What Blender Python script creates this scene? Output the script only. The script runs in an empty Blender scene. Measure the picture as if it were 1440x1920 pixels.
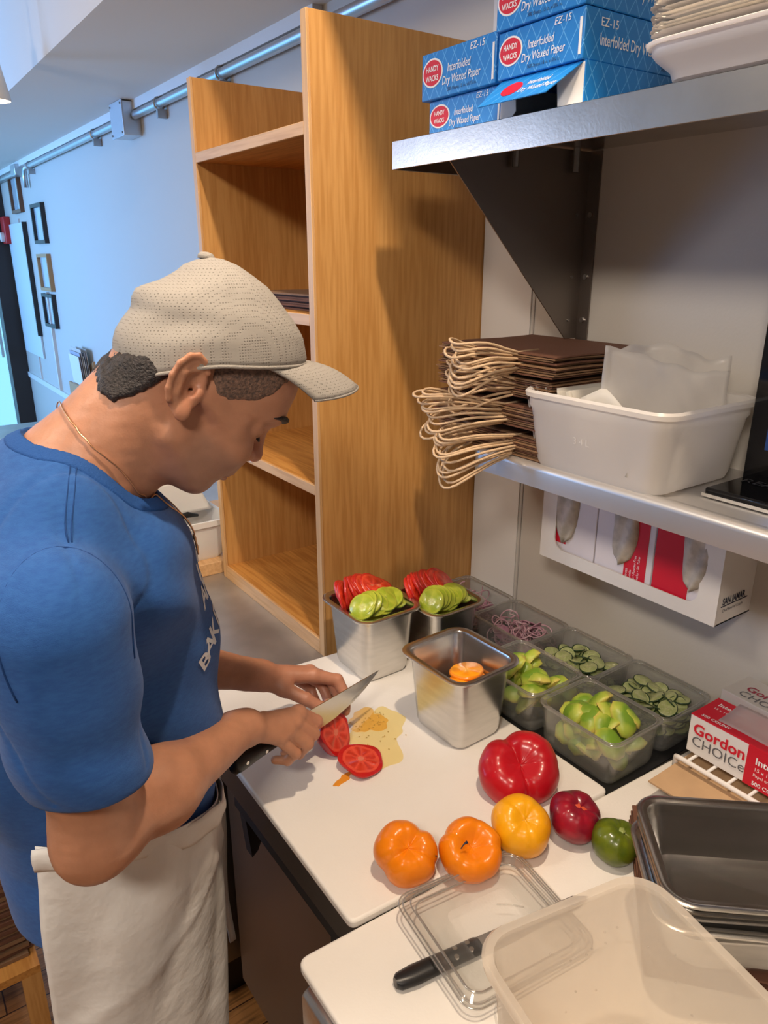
import bpy, bmesh, math, random
import numpy as np
from mathutils import Vector, Matrix
from mathutils.bvhtree import BVHTree
random.seed(7); rng = np.random.default_rng(5)
S = bpy.context.scene; COL = S.collection

# ------------------------------------------------------------------ camera
F_PX = 1385.0
pitch = math.atan(475 / 1385.0); yaw = math.atan(1030 / math.hypot(1385, 475))
cd = bpy.data.cameras.new('camera'); cam = bpy.data.objects.new('camera', cd); COL.objects.link(cam)
cd.sensor_fit = 'VERTICAL'; cd.sensor_height = 36; cd.lens = 36 * F_PX / 1920; cd.clip_start = 0.02
cam.location = (0, 0, 1.72); cam.rotation_euler = (math.pi / 2 - pitch, 0, -yaw)
S.camera = cam
S.view_settings.view_transform = 'Standard'; S.view_settings.look = 'None'
S.view_settings.gamma = 1; S.view_settings.use_curve_mapping = False
S.view_settings.exposure = 0.05
# ------------------------------------------------------------------ world and light
w = bpy.data.worlds.new('sky'); S.world = w; w.use_nodes = True
w.node_tree.nodes['Background'].inputs[0].default_value = (0.25, 0.62, 1.0, 1)
w.node_tree.nodes['Background'].inputs[1].default_value = 1.6

def lamp(name, kind, loc, energy, color, size=0.1, target=None, size_y=None, angle=None, blend=0.5):
    l = bpy.data.lights.new(name, kind); o = bpy.data.objects.new(name, l); COL.objects.link(o)
    o.location = loc; l.energy = energy; l.color = color
    if kind == 'AREA':
        l.size = size
        if size_y: l.shape = 'RECTANGLE'; l.size_y = size_y
    elif kind == 'SPOT':
        l.shadow_soft_size = size; l.spot_size = angle; l.spot_blend = blend
    else: l.shadow_soft_size = size
    if target is not None:
        o.rotation_euler = (Vector(target) - Vector(loc)).to_track_quat('-Z', 'Y').to_euler()
    return o
WARM = (1.0, 0.80, 0.60); NEU = (1.0, 0.88, 0.76)
lamp('track_light_key', 'SPOT', (0.50, 0.40, 2.84), 78, WARM, 0.035, (0.62, 0.95, 1.0), angle=math.radians(125), blend=0.7)
lamp('ceiling_light_behind', 'AREA', (-0.9, -0.5, 2.86), 40, NEU, 0.45, (0.3, 0.5, 0.8))
lamp('ceiling_light_left', 'AREA', (-1.0, 1.2, 2.86), 20, NEU, 0.5, (-0.6, 1.2, 0))
lamp('added_ceiling_uplight', 'POINT', (-0.55, 2.5, 1.95), 15, WARM, 0.12)  # added unseen lamp, hung low out of frame to brighten the ceiling underside
dl = lamp('daylight_side_window', 'AREA', (-2.95, 5.6, 1.6), 84, (0.20, 0.45, 1.0), 2.0, (1.17, 4.9, 1.35), size_y=1.9)
dl.data.spread = math.radians(95)
dl = lamp('daylight_far_window', 'AREA', (-1.0, 6.88, 1.5), 16, (0.10, 0.5, 1.0), 2.0, (0.9, 5.2, 1.2), size_y=2.0)

# ------------------------------------------------------------------ materials
def nodes(m): m.use_nodes = True; return m.node_tree.nodes, m.node_tree.links
MATS = {}
def pbr(name, col, rough=0.5, metal=0.0, noise=0, nscale=8, nstretch=(1, 1, 1), bump=0, bscale=60, col2=None, trans=0, sss=0, sssr=(1, .4, .25), coat=0, emit=None, es=0, spec=0.5, alpha=1, ior=1.45):
    if name in MATS: return MATS[name]
    m = bpy.data.materials.new(name); N, L = nodes(m); b = N['Principled BSDF']
    I = b.inputs
    I['Base Color'].default_value = (*col, 1); I['Roughness'].default_value = rough; I['Metallic'].default_value = metal
    I['Specular IOR Level'].default_value = spec; I['IOR'].default_value = ior
    if trans: I['Transmission Weight'].default_value = trans
    if sss: I['Subsurface Weight'].default_value = sss; I['Subsurface Radius'].default_value = sssr; I['Subsurface Scale'].default_value = 0.012
    if coat: I['Coat Weight'].default_value = coat; I['Coat Roughness'].default_value = 0.08
    if emit: I['Emission Color'].default_value = (*emit, 1); I['Emission Strength'].default_value = es
    if alpha < 1: I['Alpha'].default_value = alpha
    tc = N.new('ShaderNodeTexCoord'); mp = N.new('ShaderNodeMapping'); L.new(tc.outputs['Object'], mp.inputs[0])
    mp.inputs['Scale'].default_value = nstretch
    if noise or col2:
        t = N.new('ShaderNodeTexNoise'); t.inputs['Scale'].default_value = nscale; t.inputs['Detail'].default_value = 5
        L.new(mp.outputs[0], t.inputs['Vector'])
        r = N.new('ShaderNodeMix'); r.data_type = 'RGBA'
        c2 = col2 or tuple(c * (1 - noise) for c in col)
        r.inputs[6].default_value = (*col, 1); r.inputs[7].default_value = (*c2, 1)
        mr = N.new('ShaderNodeMapRange'); mr.inputs[1].default_value = 0.35; mr.inputs[2].default_value = 0.65
        L.new(t.outputs[0], mr.inputs[0]); L.new(mr.outputs[0], r.inputs[0]); L.new(r.outputs[2], I['Base Color'])
    if bump:
        t2 = N.new('ShaderNodeTexNoise'); t2.inputs['Scale'].default_value = bscale; t2.inputs['Detail'].default_value = 4
        L.new(mp.outputs[0], t2.inputs['Vector'])
        bn = N.new('ShaderNodeBump'); bn.inputs['Strength'].default_value = bump; bn.inputs['Distance'].default_value = 0.002
        L.new(t2.outputs[0], bn.inputs['Height']); L.new(bn.outputs[0], I['Normal'])
    MATS[name] = m; return m

def wood(name, c1, c2, axis='z', scale=1.0, rough=0.45):
    m = bpy.data.materials.new(name); N, L = nodes(m); b = N['Principled BSDF']
    b.inputs['Roughness'].default_value = rough
    tc = N.new('ShaderNodeTexCoord'); mp = N.new('ShaderNodeMapping'); L.new(tc.outputs['Object'], mp.inputs[0])
    st = {'z': (1, 1, 0.06), 'y': (1, 0.06, 1), 'x': (0.06, 1, 1)}[axis]
    mp.inputs['Scale'].default_value = tuple(s * scale for s in st)
    n1 = N.new('ShaderNodeTexNoise'); n1.inputs['Scale'].default_value = 9; n1.inputs['Detail'].default_value = 3; n1.inputs['Distortion'].default_value = 1.2
    n2 = N.new('ShaderNodeTexNoise'); n2.inputs['Scale'].default_value = 130; n2.inputs['Detail'].default_value = 3
    L.new(mp.outputs[0], n1.inputs[0]); L.new(mp.outputs[0], n2.inputs[0])
    a = N.new('ShaderNodeMath'); a.operation = 'MULTIPLY'; a.inputs[1].default_value = 14.0; L.new(n1.outputs[0], a.inputs[0])
    s = N.new('ShaderNodeMath'); s.operation = 'SINE'; L.new(a.outputs[0], s.inputs[0])
    s2 = N.new('ShaderNodeMapRange'); s2.inputs[1].default_value = -1; L.new(s.outputs[0], s2.inputs[0])
    mm = N.new('ShaderNodeMath'); mm.operation = 'MULTIPLY_ADD'; mm.inputs[1].default_value = 0.35; L.new(s2.outputs[0], mm.inputs[0])
    n2r = N.new('ShaderNodeMapRange'); n2r.inputs[1].default_value = 0.4; n2r.inputs[2].default_value = 0.62; n2r.inputs[4].default_value = 0.65
    L.new(n2.outputs[0], n2r.inputs[0]); L.new(n2r.outputs[0], mm.inputs[2])
    r = N.new('ShaderNodeMix'); r.data_type = 'RGBA'; r.inputs[6].default_value = (*c1, 1); r.inputs[7].default_value = (*c2, 1)
    L.new(mm.outputs[0], r.inputs[0]); L.new(r.outputs[2], b.inputs['Base Color'])
    MATS[name] = m; return m

def clear_plastic(name, tint=(0.93, 0.95, 0.95), rough=0.06, diffuse=0.0, dcol=(0.9, 0.9, 0.88), refl=0.05):
    m = bpy.data.materials.new(name); N, L = nodes(m); out = N['Material Output']; N.remove(N['Principled BSDF'])
    tr = N.new('ShaderNodeBsdfTransparent'); tr.inputs[0].default_value = (*tint, 1)
    gl = N.new('ShaderNodeBsdfGlossy'); gl.inputs['Roughness'].default_value = rough
    lw = N.new('ShaderNodeLayerWeight'); lw.inputs[0].default_value = 0.5
    pw = N.new('ShaderNodeMath'); pw.operation = 'POWER'; pw.inputs[1].default_value = 3.0; L.new(lw.outputs['Facing'], pw.inputs[0])
    mr = N.new('ShaderNodeMapRange'); mr.inputs[3].default_value = refl; mr.inputs[4].default_value = 0.35; L.new(pw.outputs[0], mr.inputs[0])
    base = tr
    if diffuse:
        df = N.new('ShaderNodeBsdfDiffuse'); df.inputs[0].default_value = (*dcol, 1)
        tl = N.new('ShaderNodeBsdfTranslucent'); tl.inputs[0].default_value = (*dcol, 1)
        m1 = N.new('ShaderNodeMixShader'); m1.inputs[0].default_value = 0.5; L.new(df.outputs[0], m1.inputs[1]); L.new(tl.outputs[0], m1.inputs[2])
        m2 = N.new('ShaderNodeMixShader'); m2.inputs[0].default_value = diffuse; L.new(tr.outputs[0], m2.inputs[1]); L.new(m1.outputs[0], m2.inputs[2])
        base = m2
    mx = N.new('ShaderNodeMixShader'); L.new(mr.outputs[0], mx.inputs[0]); L.new(base.outputs[0], mx.inputs[1]); L.new(gl.outputs[0], mx.inputs[2])
    L.new(mx.outputs[0], out.inputs[0]); MATS[name] = m; return m

def radial(name, flesh, ray, core, skin, nseg, seed_col=None, rskin=0.93, thick=0.004, rough=0.3, rad=1.0):
    """cut-face material: object x,y plane, unit radius = rad"""
    m = bpy.data.materials.new(name); N, L = nodes(m); b = N['Principled BSDF']; b.inputs['Roughness'].default_value = rough
    tc = N.new('ShaderNodeTexCoord'); sx = N.new('ShaderNodeSeparateXYZ'); L.new(tc.outputs['Object'], sx.inputs[0])
    def M(op, a, bb=None, c=None):
        n = N.new('ShaderNodeMath'); n.operation = op
        for i, v in enumerate((a, bb, c)):
            if v is None: continue
            if isinstance(v, (int, float)): n.inputs[i].default_value = v
            else: L.new(v, n.inputs[i])
        return n.outputs[0]
    rr = M('DIVIDE', M('SQRT', M('ADD', M('MULTIPLY', sx.outputs[0], sx.outputs[0]), M('MULTIPLY', sx.outputs[1], sx.outputs[1]))), rad)
    nz = N.new('ShaderNodeTexNoise'); nz.inputs['Scale'].default_value = 70; L.new(tc.outputs['Object'], nz.inputs[0])
    ang = M('ARCTAN2', sx.outputs[1], sx.outputs[0])
    wv = M('SINE', M('ADD', M('MULTIPLY', ang, nseg), M('MULTIPLY', nz.outputs[0], 5.0)))
    wv = M('MULTIPLY', M('ADD', wv, 1.0), 0.5)
    band = M('MULTIPLY', M('GREATER_THAN', rr, 0.28), M('LESS_THAN', rr, 0.82))
    loc = M('MULTIPLY', M('POWER', wv, 0.6), band)
    def mix(f, a, bcol):
        r = N.new('ShaderNodeMix'); r.data_type = 'RGBA'; L.new(f, r.inputs[0])
        if isinstance(a, tuple): r.inputs[6].default_value = (*a, 1)
        else: L.new(a, r.inputs[6])
        r.inputs[7].default_value = (*bcol, 1); return r.outputs[2]
    c = mix(loc, flesh, ray)
    if seed_col:
        vo = N.new('ShaderNodeTexVoronoi'); vo.inputs['Scale'].default_value = 260; L.new(tc.outputs['Object'], vo.inputs[0])
        sd = M('MULTIPLY', M('LESS_THAN', vo.outputs[0], 0.28), M('MULTIPLY', M('GREATER_THAN', rr, 0.3), M('LESS_THAN', rr, 0.72)))
        c = mix(sd, c, seed_col)
    c = mix(M('LESS_THAN', M('ADD', rr, M('MULTIPLY', nz.outputs[0], 0.2)), 0.27), c, core)
    c = mix(M('GREATER_THAN', M('ADD', rr, M('MULTIPLY', M('SUBTRACT', nz.outputs[0], 0.5), 0.1)), rskin), c, skin)
    L.new(c, b.inputs['Base Color'])
    b.inputs['Coat Weight'].default_value = 0.4; b.inputs['Coat Roughness'].default_value = 0.15
    bn = N.new('ShaderNodeBump'); bn.inputs['Strength'].default_value = 0.35; bn.inputs['Distance'].default_value = 0.002; L.new(wv, bn.inputs['Height']); L.new(bn.outputs[0], b.inputs['Normal'])
    MATS[name] = m; return m

# ------------------------------------------------------------------ mesh helpers
def setp(o, label=None, cat=None, group=None, kind=None):
    if label: o['label'] = label
    if cat: o['category'] = cat
    if group: o['group'] = group
    if kind: o['kind'] = kind
    return o
def mesh(name, V, Fc, mat, parent=None, smooth=True, mats=None, fm=None, sharp=None):
    me = bpy.data.meshes.new(name)
    me.from_pydata([tuple(map(float, v)) for v in V], [], [tuple(int(i) for i in f) for f in Fc])
    for mm in (mats or [mat]): me.materials.append(mm)
    if fm is not None: me.polygons.foreach_set('material_index', list(map(int, fm)))
    if smooth:
        me.polygons.foreach_set('use_smooth', [True] * len(me.polygons))
        if sharp:
            me.set_sharp_from_angle(angle=math.radians(sharp))
    me.update()
    o = bpy.data.objects.new(name, me); COL.objects.link(o)
    if parent: o.parent = parent
    return o
def empty(name, loc=(0, 0, 0), rot=(0, 0, 0)):
    o = bpy.data.objects.new(name, None); COL.objects.link(o); o.location = loc; o.rotation_euler = rot
    o.empty_display_size = 0.02; return o
class MB:
    def __init__(s): s.V = []; s.F = []; s.M = []
    def add(s, V, F, mi=0):
        b = len(s.V); s.V += [tuple(v) for v in V]; s.F += [tuple(i + b for i in f) for f in F]; s.M += [mi] * len(F); return s
    def box(s, lo, hi, mi=0, rot=None, c=None):
        x0, y0, z0 = lo; x1, y1, z1 = hi
        V = [(x, y, z) for z in (z0, z1) for x, y in ((x0, y0), (x1, y0), (x1, y1), (x0, y1))]
        if rot is not None:
            c = Vector(c) if c is not None else (Vector(lo) + Vector(hi)) / 2
            V = [rot @ (Vector(v) - c) + c for v in V]
        return s.add(V, [(3, 2, 1, 0), (4, 5, 6, 7), (0, 1, 5, 4), (1, 2, 6, 5), (2, 3, 7, 6), (3, 0, 4, 7)], mi)
    def tube(s, pts, r, n=8, mi=0, closed=False, flat=1.0):
        P = [Vector(p) for p in pts]; R = r if hasattr(r, '__len__') else [r] * len(P); V = []; F = []
        up = Vector((0, 0, 1)); prev = None
        for i, p in enumerate(P):
            if closed: t = P[(i + 1) % len(P)] - P[i - 1]
            else: t = P[min(i + 1, len(P) - 1)] - P[max(i - 1, 0)]
            t.normalize()
            if prev is None: a = t.cross(up) if abs(t.dot(up)) < 0.95 else t.cross(Vector((1, 0, 0)))
            else: a = prev - t * prev.dot(t)
            a.normalize(); prev = a; b2 = t.cross(a)
            for k in range(n):
                th = 2 * math.pi * k / n; V.append(p + a * math.cos(th) * R[i] + b2 * math.sin(th) * R[i] * flat)
        m = len(P)
        for i in range(m if closed else m - 1):
            j = (i + 1) % m
            for k in range(n): F.append((i * n + k, i * n + (k + 1) % n, j * n + (k + 1) % n, j * n + k))
        if not closed: F.append(tuple(range(n))[::-1]); F.append(tuple((m - 1) * n + k for k in range(n)))
        return s.add(V, F, mi)
    def cyl(s, a, b, r, n=16, mi=0): return s.tube([a, b], r, n, mi)
    def prism(s, poly, axis, a, b, mi=0):
        """poly of 2D points extruded along axis from a to b; for y: poly=(x,z); x: (y,z); z: (x,y)"""
        f = {'x': lambda u, v, t: (t, u, v), 'y': lambda u, v, t: (u, t, v), 'z': lambda u, v, t: (u, v, t)}[axis]
        n = len(poly); V = [f(u, v, a) for u, v in poly] + [f(u, v, b) for u, v in poly]
        F = [(i, (i + 1) % n, n + (i + 1) % n, n + i) for i in range(n)] + [tuple(range(n))[::-1], tuple(range(n, 2 * n))]
        return s.add(V, F, mi)
    def rings(s, R, cap0=True, cap1=True, mi=0, closed=True):
        n = len(R[0]); V = [p for r in R for p in r]; F = []
        for i in range(len(R) - 1):
            for k in range(n if closed else n - 1):
                F.append((i * n + k, i * n + (k + 1) % n, (i + 1) * n + (k + 1) % n, (i + 1) * n + k))
        if cap0: F.append(tuple(range(n))[::-1])
        if cap1: F.append(tuple((len(R) - 1) * n + k for k in range(n)))
        return s.add(V, F, mi)
    def grid(s, P, mi=0, flip=False):
        m = len(P); n = len(P[0]); V = [p for r in P for p in r]
        F = [(i * n + k, i * n + k + 1, (i + 1) * n + k + 1, (i + 1) * n + k) for i in range(m - 1) for k in range(n - 1)]
        if flip: F = [f[::-1] for f in F]
        return s.add(V, F, mi)
    def out(s, name, mat, parent=None, smooth=False, bevel=0, seg=2, sharp=None, solid=0, loc=None, rot=None, fix=True):
        mats = mat if isinstance(mat, (list, tuple)) else [mat]
        o = mesh(name, s.V, s.F, None, parent, smooth, mats, s.M, sharp)
        if fix:
            bm = bmesh.new(); bm.from_mesh(o.data); bmesh.ops.recalc_face_normals(bm, faces=bm.faces); bm.to_mesh(o.data); bm.free()
        if solid:
            md = o.modifiers.new('s', 'SOLIDIFY'); md.thickness = solid; md.offset = 0
        if bevel:
            md = o.modifiers.new('b', 'BEVEL'); md.width = bevel; md.segments = seg; md.limit_method = 'ANGLE'; md.angle_limit = math.radians(40)
            if not smooth:
                o.data.polygons.foreach_set('use_smooth', [True] * len(o.data.polygons))
                o.data.set_sharp_from_angle(angle=math.radians(35))
        if loc is not None: o.location = loc
        if rot is not None: o.rotation_euler = rot
        return o
def rr(hx, hy, r, z, n=6, cx=0, cy=0):
    P = []; r = min(r, hx * .999, hy * .999)
    for qx, qy, a0 in ((1, 1, 0), (-1, 1, 90), (-1, -1, 180), (1, -1, 270)):
        for i in range(n + 1):
            a = math.radians(a0 + 90 * i / n)
            P.append((cx + qx * (hx - r) + r * math.cos(a), cy + qy * (hy - r) + r * math.sin(a), z))
    return P
FONT_CACHE = {}
def text(body, origin, xd, yd, size, mat, parent, name='lettering', align='LEFT', bold=0.0, shear=0.0, sx=1.0, ext=0.0003):
    c = bpy.data.curves.new(name, 'FONT'); c.body = body; c.size = 1; c.align_x = align; c.shear = shear; c.offset = bold; c.resolution_u = 3
    o = bpy.data.objects.new(name, c); COL.objects.link(o)
    dg = bpy.context.evaluated_depsgraph_get(); me = bpy.data.meshes.new_from_object(o.evaluated_get(dg)); bpy.data.objects.remove(o); bpy.data.curves.remove(c)
    X = Vector(xd).normalized(); Y = Vector(yd); Y = (Y - X * Y.dot(X)).normalized(); Z = X.cross(Y)
    M = Matrix(((X.x, Y.x, Z.x, origin[0]), (X.y, Y.y, Z.y, origin[1]), (X.z, Y.z, Z.z, origin[2]), (0, 0, 0, 1)))
    me.transform(M @ Matrix.Diagonal((size * sx, size, 1, 1)) @ Matrix.Translation((0, 0, ext)))
    me.materials.clear(); me.materials.append(mat); me.name = name
    o = bpy.data.objects.new(name, me); COL.objects.link(o)
    if parent: o.parent = parent
    return o
def dup(root, **kw):
    r = root.copy(); COL.objects.link(r)
    for ch in list(root.children):
        c = ch.copy(); COL.objects.link(c); c.parent = r
        for g in ch.children:
            d = g.copy(); COL.objects.link(d); d.parent = c
    for k, v in kw.items(): setattr(r, k, v)
    return r

# ------------------------------------------------------------------ implicit surfaces
def sdf_mesh(fn, lo, hi, h, project=2):
    lo = np.array(lo, float); hi = np.array(hi, float); K = 4
    nc = np.ceil((hi - lo) / (h * K)).astype(int); nf = nc * K + 1
    ax = [lo[i] + (np.arange(nc[i]) + 0.5) * h * K for i in range(3)]
    G = np.stack(np.meshgrid(*ax, indexing='ij'), -1).reshape(-1, 3)
    d = np.concatenate([fn(g) for g in np.array_split(G, max(1, len(G) // 400000))]).reshape(nc)
    act = np.abs(d) < h * K * 1.5
    cells = np.argwhere(act)
    D = np.full(nf, np.nan, np.float32)
    off = np.stack(np.meshgrid(*[np.arange(K + 1)] * 3, indexing='ij'), -1).reshape(-1, 3)
    mask = np.zeros(nf, bool)
    for o in off: p = cells * K + o; mask[p[:, 0], p[:, 1], p[:, 2]] = True
    I = np.argwhere(mask); vals = np.concatenate([fn(lo + c * h) for c in np.array_split(I, max(1, len(I) // 400000))])
    D[I[:, 0], I[:, 1], I[:, 2]] = vals
    cs = np.argwhere(mask[:-1, :-1, :-1])
    co = np.array([(i, j, k) for i in (0, 1) for j in (0, 1) for k in (0, 1)])
    v = np.stack([D[cs[:, 0] + o[0], cs[:, 1] + o[1], cs[:, 2] + o[2]] for o in co], 1)
    ok = np.isfinite(v).all(1) & ((v < 0).any(1)) & ((v >= 0).any(1))
    cs = cs[ok]; v = v[ok]
    acc = np.zeros((len(cs), 3)); cnt = np.zeros(len(cs))
    for a in range(8):
        for b in range(a + 1, 8):
            if np.abs(co[a] - co[b]).sum() != 1: continue
            s = (v[:, a] < 0) != (v[:, b] < 0)
            t = np.where(s, v[:, a] / np.where(s, v[:, a] - v[:, b], 1), 0)
            acc += s[:, None] * (co[a] + t[:, None] * (co[b] - co[a])); cnt += s
    P = lo + (cs + acc / cnt[:, None]) * h
    idx = np.full(nf, -1, np.int32); idx[cs[:, 0], cs[:, 1], cs[:, 2]] = np.arange(len(cs))
    Q = []
    for axis in range(3):
        e = np.zeros(3, int); e[axis] = 1; u = np.zeros(3, int); u[(axis + 1) % 3] = 1; w_ = np.zeros(3, int); w_[(axis + 2) % 3] = 1
        A = cs; q1 = A + e
        d0 = D[A[:, 0], A[:, 1], A[:, 2]]; d1 = D[q1[:, 0], q1[:, 1], q1[:, 2]]
        s = ((d0 < 0) != (d1 < 0)) & (A[:, (axis + 1) % 3] > 0) & (A[:, (axis + 2) % 3] > 0)
        A = A[s]; neg = d0[s] < 0
        f = [idx[tuple((A - x).T)] for x in (0 * u, u, u + w_, w_)]
        f = np.stack(f, 1); good = (f >= 0).all(1); f = f[good]; neg = neg[good]
        f[neg] = f[neg][:, ::-1]; Q.append(f[:, ::-1])
    Q = np.concatenate(Q)
    for _ in range(project):
        e = h * 0.5; d0 = fn(P); g = np.stack([(fn(P + np.eye(3)[i] * e) - fn(P - np.eye(3)[i] * e)) / (2 * e) for i in range(3)], 1)
        gn = (g ** 2).sum(1) + 1e-9; st = np.clip(d0 / gn, -h, h); P = P - st[:, None] * g * (np.abs(d0) < 2 * h)[:, None]
    return P, Q
def sd_cap(p, a, b, ra, rb=None):
    a = np.array(a, float); b = np.array(b, float); rb = ra if rb is None else rb
    ba = b - a; t = np.clip(((p - a) @ ba) / (ba @ ba + 1e-12), 0, 1)
    return np.sqrt((((p - a) - t[:, None] * ba) ** 2).sum(1)) - (ra + (rb - ra) * t)
def sd_ell(p, c, r):
    q = p - np.array(c, float); r = np.array(r, float)
    k0 = np.sqrt(((q / r) ** 2).sum(1)); k1 = np.sqrt(((q / r ** 2) ** 2).sum(1)) + 1e-9
    return k0 * (k0 - 1) / k1
def smin(a, b, k):
    h = np.maximum(k - np.abs(a - b), 0) / k; return np.minimum(a, b) - h * h * k * 0.25
def smax(a, b, k): return -smin(-a, -b, k)
def polyin(P2, x, y):
    c = np.zeros(len(x), bool); n = len(P2)
    for i in range(n):
        x0, y0 = P2[i]; x1, y1 = P2[(i + 1) % n]
        if y0 == y1: continue
        c ^= ((y0 > y) != (y1 > y)) & (x < (x1 - x0) * (y - y0) / (y1 - y0) + x0)
    return c
def polydist(P2, x, y):
    d = np.full(len(x), 1e9); n = len(P2)
    for i in range(n):
        ax_, ay = P2[i]; bx, by = P2[(i + 1) % n]; dx, dy = bx - ax_, by - ay
        t = np.clip(((x - ax_) * dx + (y - ay) * dy) / (dx * dx + dy * dy + 1e-12), 0, 1)
        d = np.minimum(d, np.hypot(x - ax_ - t * dx, y - ay - t * dy))
    return np.where(polyin(P2, x, y), -d, d)
def vnoise(p, s, seed=0):
    """smooth pseudo noise from sines, p (N,3)"""
    r = np.random.default_rng(seed); o = np.zeros(len(p))
    for i in range(7):
        k = r.normal(size=3) * s; o += np.sin(p @ k + r.uniform(0, 6.28))
    return o / 7
# ------------------------------------------------------------------ shared materials
m_wall = pbr('painted_wall', (0.54, 0.50, 0.445), 0.6, bump=0.15, bscale=180)
m_ceil = pbr('painted_ceiling', (0.76, 0.71, 0.64), 0.65)
m_steel = pbr('brushed_steel', (0.66, 0.645, 0.62), 0.25, 1.0, noise=0.12, nscale=14, nstretch=(1, 1, 6), bump=0.05, bscale=250)
m_steel_dk = pbr('dull_steel', (0.34, 0.32, 0.30), 0.4, 1.0, noise=0.1, nscale=10)
m_counter = pbr('steel_counter', (0.55, 0.53, 0.50), 0.42, 0.8, noise=0.2, nscale=9, bump=0.1, bscale=90)
m_galv = pbr('galvanised', (0.6, 0.62, 0.64), 0.35, 0.9)
m_black = pbr('black_plastic', (0.012, 0.012, 0.013), 0.35)
m_wplas = pbr('white_plastic', (0.82, 0.80, 0.77), 0.4, sss=0.1)
m_board = pbr('cutting_board_plastic', (0.83, 0.79, 0.73), 0.42, noise=0.05, nscale=5, bump=0.12, bscale=300)
m_white = pbr('white_card', (0.80, 0.78, 0.75), 0.6)
m_kraft = pbr('kraft_paper', (0.26, 0.145, 0.075), 0.75, noise=0.2, nscale=20)
m_kraft2 = pbr('light_kraft', (0.55, 0.36, 0.2), 0.8, noise=0.12, nscale=12)
m_twine = pbr('paper_twine', (0.66, 0.47, 0.29), 0.8, noise=0.15, nscale=60, bump=0.3, bscale=400)
m_blue = bpy.data.materials.new('blue_box_card')
m_oak = wood('oak_panel', (0.66, 0.355, 0.115), (0.52, 0.25, 0.066), 'z')
m_oak_y = wood('oak_shelf', (0.66, 0.32, 0.08), (0.46, 0.19, 0.04), 'y')
m_edge = wood('oak_edge', (0.70, 0.43, 0.20), (0.58, 0.33, 0.14), 'z')
m_edge_y = wood('oak_edge_shelf', (0.74, 0.46, 0.22), (0.60, 0.34, 0.15), 'y')
m_dark = pbr('dark_frame', (0.03, 0.022, 0.02), 0.4)
m_red = pbr('red_print', (0.62, 0.01, 0.03), 0.45)
m_txtw = pbr('white_print', (0.85, 0.85, 0.85), 0.5)
m_txtk = pbr('dark_print', (0.02, 0.025, 0.05), 0.5)
m_glass = clear_plastic('window_glass', (0.97, 0.98, 0.98), 0.02)
XW = 1.173; ZC = 2.35
# ------------------------------------------------------------------ room shell
def struct(o): o['kind'] = 'structure'; return o
def sbox(name, lo, hi, mat): return struct(MB().box(lo, hi).out(name, mat))
# floorboards
mf = bpy.data.materials.new('wood_floor'); N, L = nodes(mf); b = N['Principled BSDF']; b.inputs['Roughness'].default_value = 0.3
tc = N.new('ShaderNodeTexCoord'); mp = N.new('ShaderNodeMapping'); L.new(tc.outputs['Object'], mp.inputs[0])
br = N.new('ShaderNodeTexBrick'); br.inputs['Scale'].default_value = 1.0; br.inputs['Brick Width'].default_value = 1.1; br.inputs['Row Height'].default_value = 0.075
br.inputs['Mortar Size'].default_value = 0.0018; br.inputs['Color1'].default_value = (0.42, 0.19, 0.06, 1); br.inputs['Color2'].default_value = (0.27, 0.11, 0.03, 1); br.inputs['Mortar'].default_value = (0.05, 0.02, 0.01, 1)
L.new(mp.outputs[0], br.inputs['Vector'])
mp2 = N.new('ShaderNodeMapping'); mp2.inputs['Scale'].default_value = (1, 12, 1); L.new(tc.outputs['Object'], mp2.inputs[0])
nz = N.new('ShaderNodeTexNoise'); nz.inputs['Scale'].default_value = 6; nz.inputs['Detail'].default_value = 5; nz.inputs['Distortion'].default_value = 1.5; L.new(mp2.outputs[0], nz.inputs[0])
mx = N.new('ShaderNodeMix'); mx.data_type = 'RGBA'; mx.blend_type = 'MULTIPLY'; mx.inputs[0].default_value = 0.8
rmp = N.new('ShaderNodeMapRange'); rmp.inputs[1].default_value = 0.35; rmp.inputs[2].default_value = 0.6; rmp.inputs[3].default_value = 0.45; rmp.inputs[4].default_value = 1.2
L.new(nz.outputs[0], rmp.inputs[0]); L.new(br.outputs[0], mx.inputs[6]); L.new(rmp.outputs[0], mx.inputs[7]); L.new(mx.outputs[2], b.inputs['Base Color'])
sbox('floor', (-3.2, -2.6, -0.05), (1.3, 7.1, 0), mf)
sbox('wall_right', (XW, -2.6, 0), (1.3, 7.1, 2.95), m_wall)
struct(MB().box((-3.2, -2.6, 0), (-3.05, 4.4, 2.95)).box((-3.2, 4.4, 0), (-3.05, 6.8, .5)).box((-3.2, 4.4, 2.6), (-3.05, 6.8, 2.95)).box((-3.2, 6.8, 0), (-3.05, 7.1, 2.95)).out('wall_left', m_wall))
wn = struct(MB().box((-3.17, 4.4, .5), (-3.08, 4.47, 2.6)).box((-3.17, 6.73, .5), (-3.08, 6.8, 2.6)).box((-3.17, 4.47, .5), (-3.08, 6.73, .57)).box((-3.17, 4.47, 2.53), (-3.08, 6.73, 2.6)).box((-3.15, 5.58, .57), (-3.1, 5.63, 2.53)).out('window_2', m_dark))
MB().box((-3.13, 4.47, .57), (-3.12, 6.73, 2.53)).out('pane', m_glass, wn)
sbox('wall_back', (-3.2, -2.6, 0), (1.3, -2.45, 2.95), m_wall)
sbox('ceiling', (-3.2, -2.6, 2.9), (0.69, 7.1, 2.97), m_ceil)
sbox('ceiling', (0.69, -2.6, ZC), (XW, 7.1, 2.97), m_ceil)
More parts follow.
